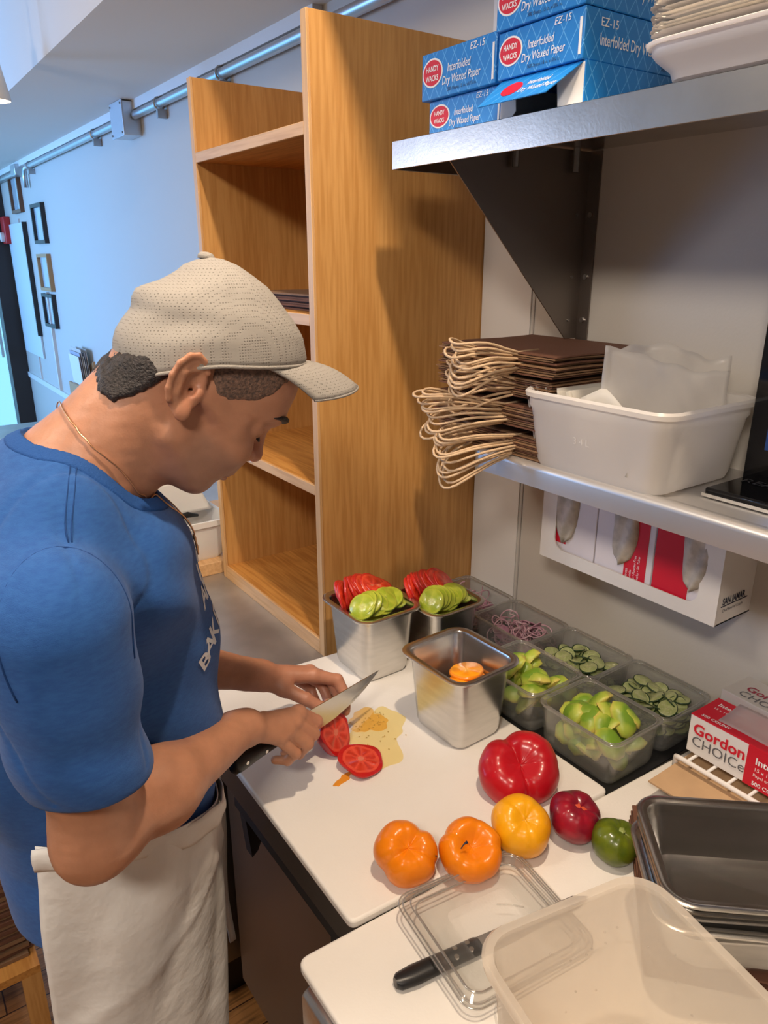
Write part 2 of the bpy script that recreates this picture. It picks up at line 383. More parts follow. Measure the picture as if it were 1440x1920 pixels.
# far wall with a wide shop window and a glazed door
o = MB().box((-3.2, 6.95, 0), (-2.6, 7.1, 2.95)).box((-2.6, 6.95, 2.55), (1.3, 7.1, 2.95)).box((-2.6, 6.95, 0), (0.0, 7.1, 0.4)).out('wall_far', m_wall); struct(o)
o = MB().box((-2.6, 6.96, 0.4), (-2.53, 7.06, 2.55)).box((-0.07, 6.96, 0.0), (0.0, 7.06, 2.55)).box((-2.53, 6.96, 2.48), (-0.07, 7.06, 2.55)).box((-2.53, 6.96, 0.4), (-0.07, 7.06, 0.47)).box((-1.33, 6.96, 0.47), (-1.27, 7.06, 2.48)).out('window_1', m_dark); struct(o)
o2 = MB().box((-2.53, 7.0, 0.47), (-0.07, 7.01, 2.48)).out('pane', m_glass, o)
dr = struct(MB().box((0.0, 6.90, 0), (0.09, 7.06, 2.55)).box((1.04, 6.90, 0), (1.17, 7.06, 2.55)).box((0.09, 6.90, 2.42), (1.04, 7.06, 2.55)).box((0.09, 6.90, 0), (1.04, 7.06, 0.28)).out('door_1', m_dark))
MB().box((0.09, 7.0, 0.28), (1.04, 7.01, 2.42)).out('pane', m_glass, dr)
MB().box((0.98, 6.86, 0.95), (1.0, 6.88, 1.35)).box((0.98, 6.88, 0.97), (1.0, 6.92, 0.99)).box((0.98, 6.88, 1.31), (1.0, 6.92, 1.33)).out('door_handle', m_steel, dr)
# trims and panel joints along the right wall
m_trim = pbr('trim_paint', (0.72, 0.70, 0.67), 0.5)
struct(MB().box((XW - .012, 5.25, .775), (XW, 6.9, .815)).out('trim_1', m_trim))
struct(MB().box((XW - .03, 1.95, ZC - .035), (XW, 6.95, ZC)).out('trim_2', m_trim))
struct(MB().box((XW - .02, 5.7, 0.82), (XW - 0.0, 5.72, 1.5)).box((XW - .012, 6.35, .82), (XW, 6.36, 2.0)).out('trim_3', m_trim))
for i, y in enumerate((1.12, 0.42)):
    struct(MB().box((XW - .0025, y, .9), (XW, y + .003, 2.3)).out('trim_%d' % (4 + i), pbr('panel_joint', (0.42, 0.39, 0.36), 0.6)))
struct(MB().box((XW - .004, 1.13, .86), (XW, 1.28, 2.3)).out('trim_6', m_trim))

# ------------------------------------------------------------------ conduit, box, frames on the far part of the wall
cz = 2.292; cx = 1.146
t = empty('electrical_conduit', (cx, 2.2, cz)); setp(t, 'long galvanised pipe running under the ceiling above the wooden cabinet', 'pipe')
MB().cyl((0, -0.6, 0), (0, 1.25, 0), .0165, 14).out('pipe', m_galv, t, True, sharp=50)
def clamp(parent, y):
    mb = MB().tube([(.022 * math.cos(a), y, .022 * math.sin(a)) for a in [math.radians(d) for d in range(-60, 241, 30)]], .004, 6)
    mb.box((-.012, y - .008, -.052), (.026, y + .008, -.02))
    mb.out('pipe_clamp', pbr('clamp_steel', (0.45, .45, .45), .4, .9), parent)
for y in (.35, 0.95): clamp(t, y)
t = empty('electrical_conduit', (cx, 3.62, cz)); setp(t, 'galvanised pipe running from the junction box to the far corner', 'pipe')
MB().cyl((0, 0, 0), (0, 2.1, 0), .0165, 14).out('pipe', m_galv, t, True, sharp=50)
MB().tube([(0, 2.1, 0), (0, 2.17, -.01), (0, 2.2, -.05), (0, 2.2, -.12)], .0165, 12).out('bent_end', m_galv, t, True)
for y in (.45, 2.0): clamp(t, y)
t = empty('junction_box', (XW, 3.54, 2.29)); setp(t, 'grey metal junction box on the conduit high on the wall', 'junction box')
MB().box((-.075, -.08, -.075), (0, .08, .055)).out('box', m_galv, t, bevel=.003)
MB().box((-.079, -.084, -.079), (-.074, .084, .059)).out('cover', pbr('box_cover', (.55, .58, .62), .4, .5), t, bevel=.002)
for a, b_ in ((-.07, -.065), (.07, -.065), (-.07, .045), (.07, .045)):
    MB().cyl((-.083, a, b_), (-.079, a, b_), .004, 8).out('screw', m_steel_dk, t)
t = MB().box((XW - .06, 5.95, 2.26), (XW, 6.1, 2.33)).out('junction_box', m_galv, bevel=.004); setp(t, 'small metal junction box in the far corner under the ceiling', 'junction box')
t = MB().cyl((cx, 6.1, 2.285), (cx, 6.9, 2.285), .0165).out('electrical_conduit', m_galv, None, True, sharp=50); setp(t, 'short pipe beyond the small far junction box', 'pipe')
m_cert = pbr('certificate_paper', (.62, .66, .70), .5, noise=.12, nscale=30)
def cert(y0, y1, z0, z1, mat, label):
    t = empty('picture_frame', (XW, (y0 + y1) / 2, (z0 + z1) / 2)); setp(t, label, 'picture frame', 'framed certificates on the wall')
    a = (y1 - y0) / 2; h = (z1 - z0) / 2; d = .028; f = .022
    MB().box((-d, -a, -h), (0, -a + f, h)).box((-d, a - f, -h), (0, a, h)).box((-d, -a + f, -h), (0, a - f, -h + f)).box((-d, -a + f, h - f), (0, a - f, h)).out('frame', mat, t)
    MB().box((-.008, -a + f, -h + f), (0, a - f, h - f)).out('certificate', m_cert, t)
    MB().box((-.014, -a + f, -h + f), (-.012, a - f, h - f)).out('glass', m_glass, t)
m_brf = pbr('brown_frame', (.16, .07, .035), .45); m_tanf = pbr('tan_frame', (.42, .24, .11), .5); m_blkf = pbr('black_frame', (.02, .018, .018), .4)
cert(6.12, 6.45, 2.035, 2.29, m_brf, 'brown framed certificate, highest and farthest of the four on the wall')
cert(5.48, 5.80, 1.815, 2.065, m_blkf, 'black framed certificate, second from the top on the wall')
cert(5.50, 5.82, 1.51, 1.75, m_tanf, 'tan framed certificate between the two black framed ones')
cert(5.52, 5.84, 1.265, 1.49, m_blkf, 'black framed certificate, lowest of the four on the wall')
t = empty('notice_board', (XW - .002, 6.32, 1.55)); setp(t, 'tall pale board with a black edge beyond the certificates', 'notice board')
MB().box((-.012, -.18, -.55), (0, .5, .42)).out('panel', pbr('board_panel', (.62, .66, .68), .5), t)
MB().box((-.03, -.20, -.38), (0, -.18, .42)).out('edge_strip', m_blkf, t)
t = empty('fire_alarm', (XW, 6.80, 1.93)); setp(t, 'red fire alarm strobe at the far end of the wall', 'fire alarm')
MB().box((-.05, -.07, -.10), (0, .07, .10)).out('housing', pbr('alarm_red', (.5, .02, .02), .4), t, bevel=.008)
MB().cyl((-.075, 0, -.05), (-.05, 0, -.05), .035).out('strobe', m_wplas, t)
t = empty('wall_file_holder', (XW, 4.88, 1.0)); setp(t, 'wooden wall pocket holding upright papers', 'file holder')
MB().prism([(-.17, -.14), (.15, -.14), (.15, .02), (-.17, .13)], 'x', -.012, 0).prism([(-.17, -.14), (.15, -.14), (.15, -.02), (-.17, -.02)], 'x', -.095, -.083).box((-.083, -.17, -.14), (-.012, .15, -.128)).out('pocket', m_tanf, t)
pr_ = MB().box((-.097, -.182, -.14), (-.0, -.17, -.02)); pr_.out('side_panel', m_tanf, t)
for i in range(6):
    x = XW - .075 + i * .010
    p = MB().box((0, -.12, -.12), (.0025, .12, .16 + .02 * (i % 3))).out('paper_sheet', pbr('file_paper%d' % (i % 3), [(.7, .68, .64), (.35, .36, .42), (.55, .5, .46)][i % 3], .7), None, loc=(x, 4.87, 1.0), rot=(0, -.06, 0))
    setp(p, 'paper standing in the wooden wall pocket', 'paper', 'papers in the wall pocket')
# track lamp
t = empty('track_lamp', (0.532, 3.0, 2.215)); setp(t, 'small cone shaped ceiling lamp with a lit opening', 'lamp')
MB().rings([[(r * math.cos(a), r * math.sin(a), z) for a in [2 * math.pi * k / 20 for k in range(20)]] for r, z in ((.02, .13), (.03, .12), (.052, .0), (.049, .0), (.02, .1))], True, True).out('lamp_shade', m_trim, t, True, sharp=40)
MB().rings([[(r * math.cos(a), r * math.sin(a), z) for a in [2 * math.pi * k / 20 for k in range(20)]] for r, z in ((.02, .07), (.045, .012))], True, True).out('bulb', pbr('lamp_glow', (1, .9, .75), .4, emit=(1, .82, .6), es=12), t, True)
MB().cyl((0, 0, .12), (0, 0, .685), .006, 8).out('stem', m_trim, t)
lamp('track_lamp_light', 'SPOT', (0.532, 3.0, 2.2), 12, WARM, .04, (0.532, 3.0, 0), angle=math.radians(100))

# ------------------------------------------------------------------ counters
# far steel counter below the cabinet
t = empty('steel_counter', (0.7, 2.2, 0)); setp(t, 'long steel worktop running under the wooden cabinet', 'counter')
MB().box((-.36, -.955, .83), (XW - .702, 2.2, .868)).out('worktop', m_counter, t, bevel=.005)
MB().box((-.30, -.90, .12), (XW - .702, 2.15, .83)).out('base', m_steel_dk, t)
MB().box((-.25, -.88, 0), (XW - .72, 2.1, .12)).out('plinth', m_black, t)
# refrigerated prep table under the big board
t = empty('prep_table', (0.8, .95, 0)); setp(t, 'low steel prep table with dark front under the large cutting board', 'prep table')
MB().box((-.394, -.35, .805), (XW - .8, .295, .884)).out('table_top', pbr('dark_table_edge', (.10, .09, .08), .4, .8), t, bevel=.003)
m_front = pbr('prep_front_steel', (0.27, 0.235, 0.20), 0.38, 0.95)
m_matte = pbr('matte_black', (.010, .009, .009), .65)
MB().box((-.32, -.35, .10), (XW - .8, .292, .862)).out('body', m_front, t, bevel=.004)
MB().box((-.338, -.33, .14), (-.32, .28, .79)).out('door', m_front, t, bevel=.006)
MB().box((-.392, -.235, .783), (-.372, .10, .805)).box((-.392, -.255, .66), (-.372, -.235, .805)).out('support_rail', m_matte, t)
MB().prism([(-.392, .805), (-.325, .805), (-.37, .70), (-.382, .69)], 'y', .06, .085).out('bracket', m_matte, t)
MB().box((-.28, -.30, 0), (XW - .82, .28, .10)).out('plinth', m_black, t)
# near steel counter
t = empty('steel_counter', (0.75, .1, 0)); setp(t, 'rounded edge steel counter under the nearer cutting board', 'counter')
MB().prism([(-.452, .80), (-.444, .79), (-.43, .79), (-.43, .865), (XW - .752, .865), (XW - .752, .878), (-.440, .878), (-.448, .874), (-.452, .868)], 'y', -1.6, .50).out('worktop', m_steel, t, sharp=30, bevel=.003)
MB().box((-.38, -1.6, .1), (XW - .752, .49, .865)).out('base', m_front, t)
MB().box((-.33, -1.6, 0), (XW - .77, .47, .1)).out('plinth', m_black, t)
# cutting boards
def board(poly, z0, z1, label):
    t = MB().prism(poly, 'z', z0, z1).out('cutting_board', m_board, None, bevel=.004, seg=3); return setp(t, label, 'cutting board')
def roundpoly(P, r, n=5):
    out = []; m = len(P)
    for i in range(m):
        p = Vector(P[i]); a = (Vector(P[i - 1]) - p).normalized(); c = (Vector(P[(i + 1) % m]) - p).normalized()
        s = p + a * r; e = p + c * r
        for k in range(n + 1):
            t_ = k / n; out.append(tuple((1 - t_) ** 2 * s + 2 * t_ * (1 - t_) * p + t_ * t_ * e))
    return out
board(roundpoly([(.389, .628), (.872, .602), (.874, 1.13), (.775, 1.235), (.40, 1.258)], .012), .885, .90, 'large white cutting board with the knife and cut tomatoes on it')
board(roundpoly([(.308, .628), (1.15, .590), (1.15, -.25), (.30, -.20)], .016), .8785, .893, 'white cutting board nearest the viewer, under the clear lid')
# black well under the clear pans
t = MB().box((.876, .603, .885), (1.168, 1.27, .8865)).out('rail_liner', m_black); setp(t, 'black mat under the clear food pans beside the wall', 'mat')

# ------------------------------------------------------------------ wooden cabinet
t = empty('wooden_cabinet', (.955, 1.56, .868)); setp(t, 'tall open oak shelving cabinet standing on the steel worktop', 'cabinet')
cz0 = 0.0; top = 2.125 - .868
def P_(x0, x1, y0, y1, z0, z1, name, mat): return MB().box((x0 - .955, y0 - 1.56, z0 - .868), (x1 - .955, y1 - 1.56, z1 - .868)).out(name, mat, t, bevel=.0008, seg=1)
P_(.743, XW, 1.282, 1.300, .868, 2.127, 'side_panel', m_oak)
P_(.743, XW, 1.818, 1.836, .868, 2.112, 'side_panel', m_oak)
P_(1.160, XW, 1.300, 1.818, .868, 2.10, 'back_panel', m_oak)
P_(.737, .743, 1.281, 1.301, .868, 2.127, 'edge_strip', m_edge)
P_(.737, .743, 1.817, 1.837, .868, 2.112, 'edge_strip', m_edge)
for z in (.905, 1.268, 1.617, 1.955):
    P_(.743, 1.160, 1.300, 1.818, z - .02, z, 'shelf', m_oak_y)
    P_(.737, .743, 1.301, 1.817, z - (.037 if z < 1 else .022), z, 'shelf_edge', m_edge_y)
MB().box((-.222, .04, .385), (-.2175, .065, .400)).out('torn_sticker', m_white, t)
m_bagdk = pbr('brown_bag_fold', (.14, .06, .035), .8)
for i in range(9):
    o = MB().box((-.15, -.16, 0), (.15, .12, .0035)).out('paper_bag', m_kraft if i == 8 else m_bagdk, None, loc=(.93 + .006 * math.sin(i * 2.1), 1.50, 1.6175 + i * .0037), rot=(0, 0, .03 * math.sin(i * 1.7)))
    setp(o, 'flat brown paper bag stacked on the cabinet shelf', 'paper bag', 'flat bags in the cabinet')
# white bin on a plank beyond the cabinet
t = MB().box((.62, 1.86, .868), (1.16, 2.4, .905)).out('wooden_plank', m_edge_y, bevel=.002); setp(t, 'wooden plank under the white lidded bin', 'plank')
t = MB().box((.775, 1.845, .905), (1.16, 1.86, 1.07)).out('plywood_offcut', m_edge, bevel=.002); setp(t, 'pale plywood offcut standing beside the white bin', 'plywood')
t = empty('ingredient_bin', (.70, 1.98, .905)); setp(t, 'white plastic bin with a curved open lid beyond the cabinet', 'bin')
R = [rr(.135 * s, .10 * s2, .02, z) for s, s2, z in ((.8, .85, 0), (.86, .9, .01), (.97, .97, .10), (1.05, 1.06, .102), (1.06, 1.06, .118), (.98, .98, .118), (.92, .92, .1), (.8, .83, .012))]
MB().rings(R).out('bin_body', m_wplas, t, True, sharp=35, loc=(-.05, 0, 0))
prof = [(-.14, .118), (-.14, .22), (.05, .226), (.085, .205), (.11, .15), (.13, .118)]
MB().prism([(x * .98 - .05, z) for x, z in prof], 'y', -.01, .10).out('bin_lid', m_wplas, t, bevel=.012, seg=3)
MB().tube([(-.1, -.05, .12), (-.06, -.052, .128), (-.02, -.05, .131), (.01, -.05, .124)], [.004, .008, .009, .004], 8).out('dark_lid_slot', m_black, t, True)

# ------------------------------------------------------------------ upper steel shelf with brackets
t = empty('steel_wall_shelf', (1.0, .6, 1.887)); setp(t, 'deep stainless steel wall shelf carrying the blue boxes', 'shelf')
MB().box((-.1743, -1.4, .0205), (XW - 1.0, .5433, .0235)).out('shelf_top', m_steel, t)
MB().prism([(-.177, -1.4), (-.177, .546), (XW - 1.0, .546), (XW - 1.0, .5434), (-.1744, .5434), (-.1744, -1.4)], 'z', -.021, .0238).out('front_edge', pbr('shelf_edge_steel', (.46, .44, .41), .30, 1.0, noise=.16, nscale=10, bump=.05, bscale=200), t, bevel=.0008, seg=1)
m_bracket = pbr('bracket_steel', (.27, .235, .21), .42, 1.0)
for yb in (.405, -.6):
    MB().prism([(-.165, .018), (XW - 1.0, .018), (XW - 1.0, -.315), (XW - 1.035, -.315), (-.165, -.018)], 'y', yb - .0012, yb + .0012).out('bracket', m_bracket, t)
    MB().box((XW - 1.0 - .004, yb - .028, -.32), (XW - 1.0 - .001, yb, .018)).out('bracket_flange', m_bracket, t)
    for zz in (-.09, -.2, -.28):
        MB().cyl((XW - 1.0 - .0075, yb - .014, zz), (XW - 1.0 - .004, yb - .014, zz), .005, 10).out('screw', m_steel, t)
        MB().cyl((XW - 1.0 - .03, yb - .004, zz), (XW - 1.0 - .03, yb - .001, zz), .003, 8).out('screw', m_steel_dk, t)
    for xx in (-.03, .12):
        MB().cyl((xx, yb - .012, -.02), (xx, yb - .012, .02), .006, 8).out('bolt', m_steel_dk, t)

# blue waxed paper boxes
N, L = nodes(m_blue); b = N['Principled BSDF']; b.inputs['Roughness'].default_value = .35
tc = N.new('ShaderNodeTexCoord'); sp = N.new('ShaderNodeSeparateXYZ'); L.new(tc.outputs['Object'], sp.inputs[0])
def mth(N, L, op, *a):
    n = N.new('ShaderNodeMath'); n.operation = op
    for i, v in enumerate(a):
        if isinstance(v, (int, float)): n.inputs[i].default_value = v
        else: L.new(v, n.inputs[i])
    return n.outputs[0]
h_ = mth(N, L, 'ADD', sp.outputs[0], sp.outputs[1])
lines = None
for sg in (1, -1):
    q = mth(N, L, 'FRACT', mth(N, L, 'MULTIPLY', mth(N, L, 'ADD', mth(N, L, 'MULTIPLY', h_, 1.6 * sg), sp.outputs[2]), 26.0))
    l1 = mth(N, L, 'LESS_THAN', mth(N, L, 'ABSOLUTE', mth(N, L, 'SUBTRACT', q, .5)), .028)
    lines = l1 if lines is None else mth(N, L, 'MAXIMUM', lines, l1)
mx = N.new('ShaderNodeMix'); mx.data_type = 'RGBA'; mx.inputs[6].default_value = (.012, .21, .62, 1); mx.inputs[7].default_value = (.14, .46, .86, 1)
L.new(mth(N, L, 'MULTIPLY', lines, .8), mx.inputs[0]); L.new(mx.outputs[2], b.inputs['Base Color'])
MATS['blue_box_card'] = m_blue
m_cardin = pbr('grey_card', (.55, .52, .48), .7)
def oval(parent, c, rx, ry, xd, yd, nrm, mat, lift, name='badge'):
    X = Vector(xd); Y = Vector(yd); n = Vector(nrm)
    P = [Vector(c) + X * rx * math.cos(a) + Y * ry * math.sin(a) for a in [2 * math.pi * k / 32 for k in range(32)]]
    mb = MB().rings([[p for p in P], [p + n * lift for p in P]]); return mb.out(name, mat, parent)
def wax_face_print(t, w, h, d, side=True, s=1.0):
    """front face is -X at x=0, spans y from w (far) to 0 (near), z 0..h ; reading direction is -Y"""
    X = (0, -1, 0); Y = (0, 0, 1); n = (-1, 0, 0)
    oval(t, (0, w * .84, h * .56), w * .145, h * .31, X, Y, n, m_txtw, .0006)
    oval(t, (0, w * .84, h * .56), w * .130, h * .27, X, Y, n, m_red, .0010)
    for tx, dz in (('HANDY', .03), ('WACKS', -.17)):
        text(tx, (-.0012, w * .84, h * (.56 + dz)), X, Y, h * .165, m_txtw, t, align='CENTER', bold=.02, sx=.80)
    text('Interfolded', (-.0006, w * .63, h * .50), X, Y, h * .25, m_txtw, t, bold=.004, shear=.2, sx=.72)
    text('Dry Waxed Paper', (-.0006, w * .70, h * .25), X, Y, h * .25, m_txtw, t, bold=.004, shear=.2, sx=.72)
    text('EZ-15', (-.0006, w * .33, h * .80), X, Y, h * .20, m_txtw, t, shear=.15)
    text('500 Sheets 15 in. x10¾ in.', (-.0006, w * .62, h * .10), X, Y, h * .105, m_txtk, t, sx=.9)
    if side:
        X = (1, 0, 0); 
        text('EZ-15', (d * .10, -.0006, h * .68), X, Y, h * .24, m_txtw, t, bold=.004)
        text('Interfolded Dry Waxed Paper', (d * .10, -.0006, h * .32), X, Y, h * .33, m_txtw, t, bold=.006, sx=.66)
        text('500 Sheets', (d * .55, -.0006, h * .08), X, Y, h * .13, m_txtk, t)
def wax_box(x, y, z, w, h, d, label, rz=0, side=True):
    t = empty('wax_paper_box', (x, y, z), (0, 0, rz)); setp(t, label, 'box', 'blue boxes of waxed paper')
    MB().box((0, 0, 0), (d, w, h)).out('carton', m_blue, t, bevel=.0015, seg=2)
    MB().box((-.0008, .004, .006), (0, .008, h * .8)).out('seam_edge', m_txtw, t)
    wax_face_print(t, w, h, d, side); return t
z1 = 1.911
wax_box(.862, .918, z1, .175, .056, .26, 'blue box at the bottom of the left stack on the steel shelf', 0, False)
wax_box(.853, .925, z1 + .0565, .178, .068, .26, 'blue box on top of the left stack on the steel shelf', 0, False)
wax_box(.836, .744, z1 + .053, .160, .060, .29, 'blue box in the middle of the three piled boxes', -.01)
wax_box(.832, .742, z1 + .1135, .163, .062, .29, 'blue box cut off by the top of the picture')
# open box
t = empty('wax_paper_box', (.842, .742, z1)); setp(t, 'opened blue box with its flap lifted, lowest of the middle pile', 'box', 'blue boxes of waxed paper')
w_, h_, d_ = .158, .0525, .285
MB().box((0, 0, 0), (d_, .002, h_)).box((0, w_ - .002, 0), (d_, w_, h_)).box((d_ - .002, .002, 0), (d_, w_ - .002, h_)).box((0, .002, h_ - .002), (d_, w_ - .002, h_)).out('carton', m_blue, t)
MB().box((0.0004, .003, .001), (.12, .0045, h_ - .004)).out('card_inside', m_cardin, t); MB().box((.0004, w_ - .0045, .001), (.12, w_ - .003, h_ - .004)).out('card_inside', m_cardin, t)
MB().prism([(.002, 0), (.002, h_ - .002), (.050, h_ - .002), (.044, 0)], 'x', -.001, .0005).out('end_flap', m_white, t)
MB().prism([(w_ - .002, 0), (w_ - .002, h_ - .004), (w_ - .030, h_ - .006), (w_ - .034, .01), (w_ - .022, 0)], 'x', -.001, .0005).out('end_flap', m_white, t)
fl = empty('flap', (0, 0, h_)); fl.parent = t; fl.rotation_euler = (0.0, math.radians(-42), 0)
MB().prism([(0, .004), (0, w_ - .002), (-.055, w_ + .004), (-.055, .03)], 'z', -.0012, .0).out('flap_board', m_blue, fl)
oval(fl, (-.028, w_ * .72, 0), w_ * .12, .014, (0, -1, 0), (1, 0, 0), (0, 0, 1), m_red, .0006)
text('Interfolded', (-.026, w_ * .55, .0002), (0, -1, 0), (1, 0, 0), .013, m_txtw, fl, shear=.2, sx=.72)
text('Dry Waxed Paper', (-.040, w_ * .60, .0002), (0, -1, 0), (1, 0, 0), .013, m_txtw, fl, shear=.2, sx=.72)
# white tray of paper liners
def pan_rings(hx, hy, depth, r, taper, rim, wt=.0015, rimh=.004, lip=.006, bead=None):
    """outer bottom -> outer top -> rim -> inner -> inner bottom"""
    b = (hx - taper, hy - taper)
    R = [rr(b[0] - .012, b[1] - .012, max(r - .012, .004), 0), rr(b[0] - .003, b[1] - .003, r * .95, .003), rr(b[0], b[1], r, .012)]
    tz = depth - lip - .012
    R += [rr(hx - taper * .25, hy - taper * .25, r, tz), rr(hx, hy, r + .001, tz + .006), rr(hx, hy, r + .001, depth - rimh),
          rr(hx + rim, hy + rim, r + rim, depth - rimh - .001), rr(hx + rim + .001, hy + rim + .001, r + rim, depth - rimh * .4), rr(hx + rim - .002, hy + rim - .002, r + rim - .002, depth),
          rr(hx + rim * .35, hy + rim * .35, r + rim * .3, depth - .0008), rr(hx - wt + .001, hy - wt + .001, r, depth - .002), rr(hx - wt - .001, hy - wt - .001, r - .001, depth - .006),
          rr(hx - wt - .001, hy - wt - .001, r - .001, tz + .005), rr(hx - taper * .25 - wt - .001, hy - taper * .25 - wt - .001, r - .001, tz - .002),
          rr(b[0] - wt, b[1] - wt, r - .001, .013), rr(b[0] - wt - .003, b[1] - wt - .003, r * .9, .005), rr(b[0] - wt - .013, b[1] - wt - .013, max(r - .013, .003), .0018)]
    return R
m_wtray = clear_plastic('frosted_white_plastic', (.95, .94, .94), .3, .85, (.92, .89, .89), .03)
t = empty('plastic_tray', (.918, .470, z1)); setp(t, 'frosted white tray of paper liners at the right end of the steel shelf', 'tray')
MB().rings(pan_rings(.115, .158, .042, .03, .016, .006, .0025)).out('tray_body', m_wtray, t, True, sharp=40)
m_liner = pbr('paper_liner', (.74, .69, .62), .75, noise=.1, nscale=40)
for k in range(20):
    n = 96; base = rr(.116, .158, .03, 0, n=12); R = []
    ph = k * .9; jx = rng.normal() * .0015; jy = rng.normal() * .0015
    for s_, zz in ((.86, 0.0), (1.0, .0034), (1.015, .0044), (.98, .0044), (.85, .001)):
        R.append([(x * s_ + jx, y * s_ + jy, zz + .0011 * math.sin(i * 2.1 + ph)) for i, (x, y, z_) in enumerate(base)])
    o = MB().rings(R).out('paper_liner', m_liner, None, True, sharp=50, loc=(.918, .470, z1 + .0445 + k * .0046))
    setp(o, 'crimped white paper liner in the stack above the frosted tray', 'paper liner', 'paper liners on the steel shelf')

# ------------------------------------------------------------------ lower shelf with bags, tub, monitor
t = empty('steel_wall_shelf', (1.05, .4, 1.385)); setp(t, 'narrower steel shelf with rolled front edge above the glove box', 'shelf')
m_shelf2 = pbr('grey_shelf', (.62, .60, .58), .35, .75)
pts = [(XW - 1.05, .0), (-.115, .0), (-.120, .004)] + [(-.132 + .012 * math.cos(a), -.006 + .012 * math.sin(a)) for a in [math.radians(d) for d in range(60, 200, 20)]] + [(-.142, -.036), (-.1385, -.036), (-.138, -.010), (-.118, -.004), (XW - 1.05, -.004)]
MB().prism(pts, 'y', -1.2, .585).out('shelf_board', m_shelf2, t, True, sharp=35)
MB().prism([(-.10, -.004), (XW - 1.05, -.004), (XW - 1.05, -.16), (XW - 1.065, -.16)], 'y', .535, .538).out('bracket', m_bracket, t)
MB().box((XW - 1.053, .51, -.16), (XW - 1.05, .538, -.004)).out('bracket_flange', m_bracket, t)
MB().cyl((-.132, .583, -.006), (-.132, .59, -.006), .010, 12).out('end_bolt', m_steel_dk, t)
# bundles of handled bags : folded bags lie flat, handles hang out over the front
def bag_mesh(w, l, th, sag, wob):
    R = []
    for i in range(9):
        u = i / 8; x = -l / 2 + l * u; z = -sag * (1 - u) ** 3 + wob * math.sin(u * 7)
        R.append([(x, -w / 2, z), (x, w / 2, z), (x, w / 2, z + th), (x, -w / 2, z + th)])
    return MB().rings(R)
def loop(y0, y1, reach, drop, skew, n=14):
    P = []
    for i in range(n + 1):
        u = i / n; a = math.pi * u
        P.append((-reach * math.sin(a) ** .75, y0 + (y1 - y0) * (.5 - .5 * math.cos(a)) + skew * math.sin(a), -drop * math.sin(a) + .006 * math.sin(3 * a)))
    return P
zb = 1.3865; idx = 0
for bundle, (nb, dz0, dy, dx) in enumerate(((11, .002, .965, 1.035), (10, .014, .985, 1.03), (9, .012, .975, 1.04), (10, .006, .965, 1.035))):
    zb += dz0
    for k in range(nb):
        th = .0030; wob = .0012 * math.sin(bundle * 2 + k * .3)
        t = empty('paper_bag', (dx + rng.normal() * .003, dy + rng.normal() * .004, zb), (0, 0, rng.normal() * .012))
        top_ = bundle == 3 and k == nb - 1
        setp(t, 'topmost brown kraft bag of the tall pile on the lower shelf' if top_ else 'brown kraft bag with twine handles in the pile on the lower shelf', 'paper bag', 'handled bags on the lower shelf')
        bag_mesh(.29, .24, th * .8, 0.0, wob).out('bag', m_kraft if k % 3 else m_bagdk, t)
        reach = .088 + .03 * math.sin(bundle * 1.9 + 1) + rng.normal() * .007 + .012 * (k / nb)
        fan = (k / nb - .5) * .055
        for s_ in (0,):
            y0 = -.055 + rng.normal() * .003; y1 = .055 + rng.normal() * .003
            dr_ = -fan + (.02 if bundle in (0, ) else -.0) + rng.normal() * .003
            P = [(x - .118, y, z + .002 + (0 if bundle else 0)) for x, y, z in loop(y0, y1, reach, dr_, .035 * math.sin(bundle * 1.3) + rng.normal() * .006)]
            P = [(-.07, y0, .003)] + P + [(-.07, y1, .003)]
            MB().tube(P, .0023, 6).out('handle', m_twine, t, True)
        zb += th + .0008
bag_top = zb
# white tub
m_tub = clear_plastic('milky_plastic', (.95, .94, .92), .35, .92, (.95, .92, .88), .03)
t = empty('plastic_tub', (1.015, .735, 1.387)); setp(t, 'milky white plastic tub of paper sheets on the lower shelf', 'tub')
MB().rings(pan_rings(.118, .138, .130, .028, .014, .006, .003, .010, .02)).out('tub_body', m_tub, t, True, sharp=40)
text('3 4 L', (-.110, .03, .055), (0, -1, 0), (-.1, 0, 1), .016, m_tub, t, name='embossed_mark')
m_wax = clear_plastic('wax_paper', (.95, .94, .92), .4, .75, (.95, .93, .88), .02)
m_wax2 = clear_plastic('glassine', (.97, .96, .95), .3, .50, (1.0, .98, .95), .04)
for k in range(15):
    o = MB().box((-.088, -.0005, 0), (.088, .0007, .125)).out('wax_paper_sheet', m_wax, None, loc=(1.010, .855 - k * .0075, 1.400), rot=(-.30 - .02 * (k % 3), .03 * math.sin(k), .04 * math.sin(k * 2.2)))
    setp(o, 'white waxed sheet standing in a row in the milky tub', 'paper sheet', 'waxed sheets in the tub')
def sheet(name, y, x0, x1, z0, z1, lean, wave, mat, label, loc, rz=0, rx=0):
    G = [[(x0 + (x1 - x0) * i / 12, lean * (j / 8) ** 1.5 + wave * math.sin(i * .6 + j * .3), z0 + (z1 - z0) * j / 8 * (1 + .05 * math.sin(i * .7))) for i in range(13)] for j in range(9)]
    o = MB().grid(G).out(name, mat, None, True, solid=.0008, loc=loc, rot=(rx, 0, rz), fix=False); return setp(o, label, 'paper sheet')
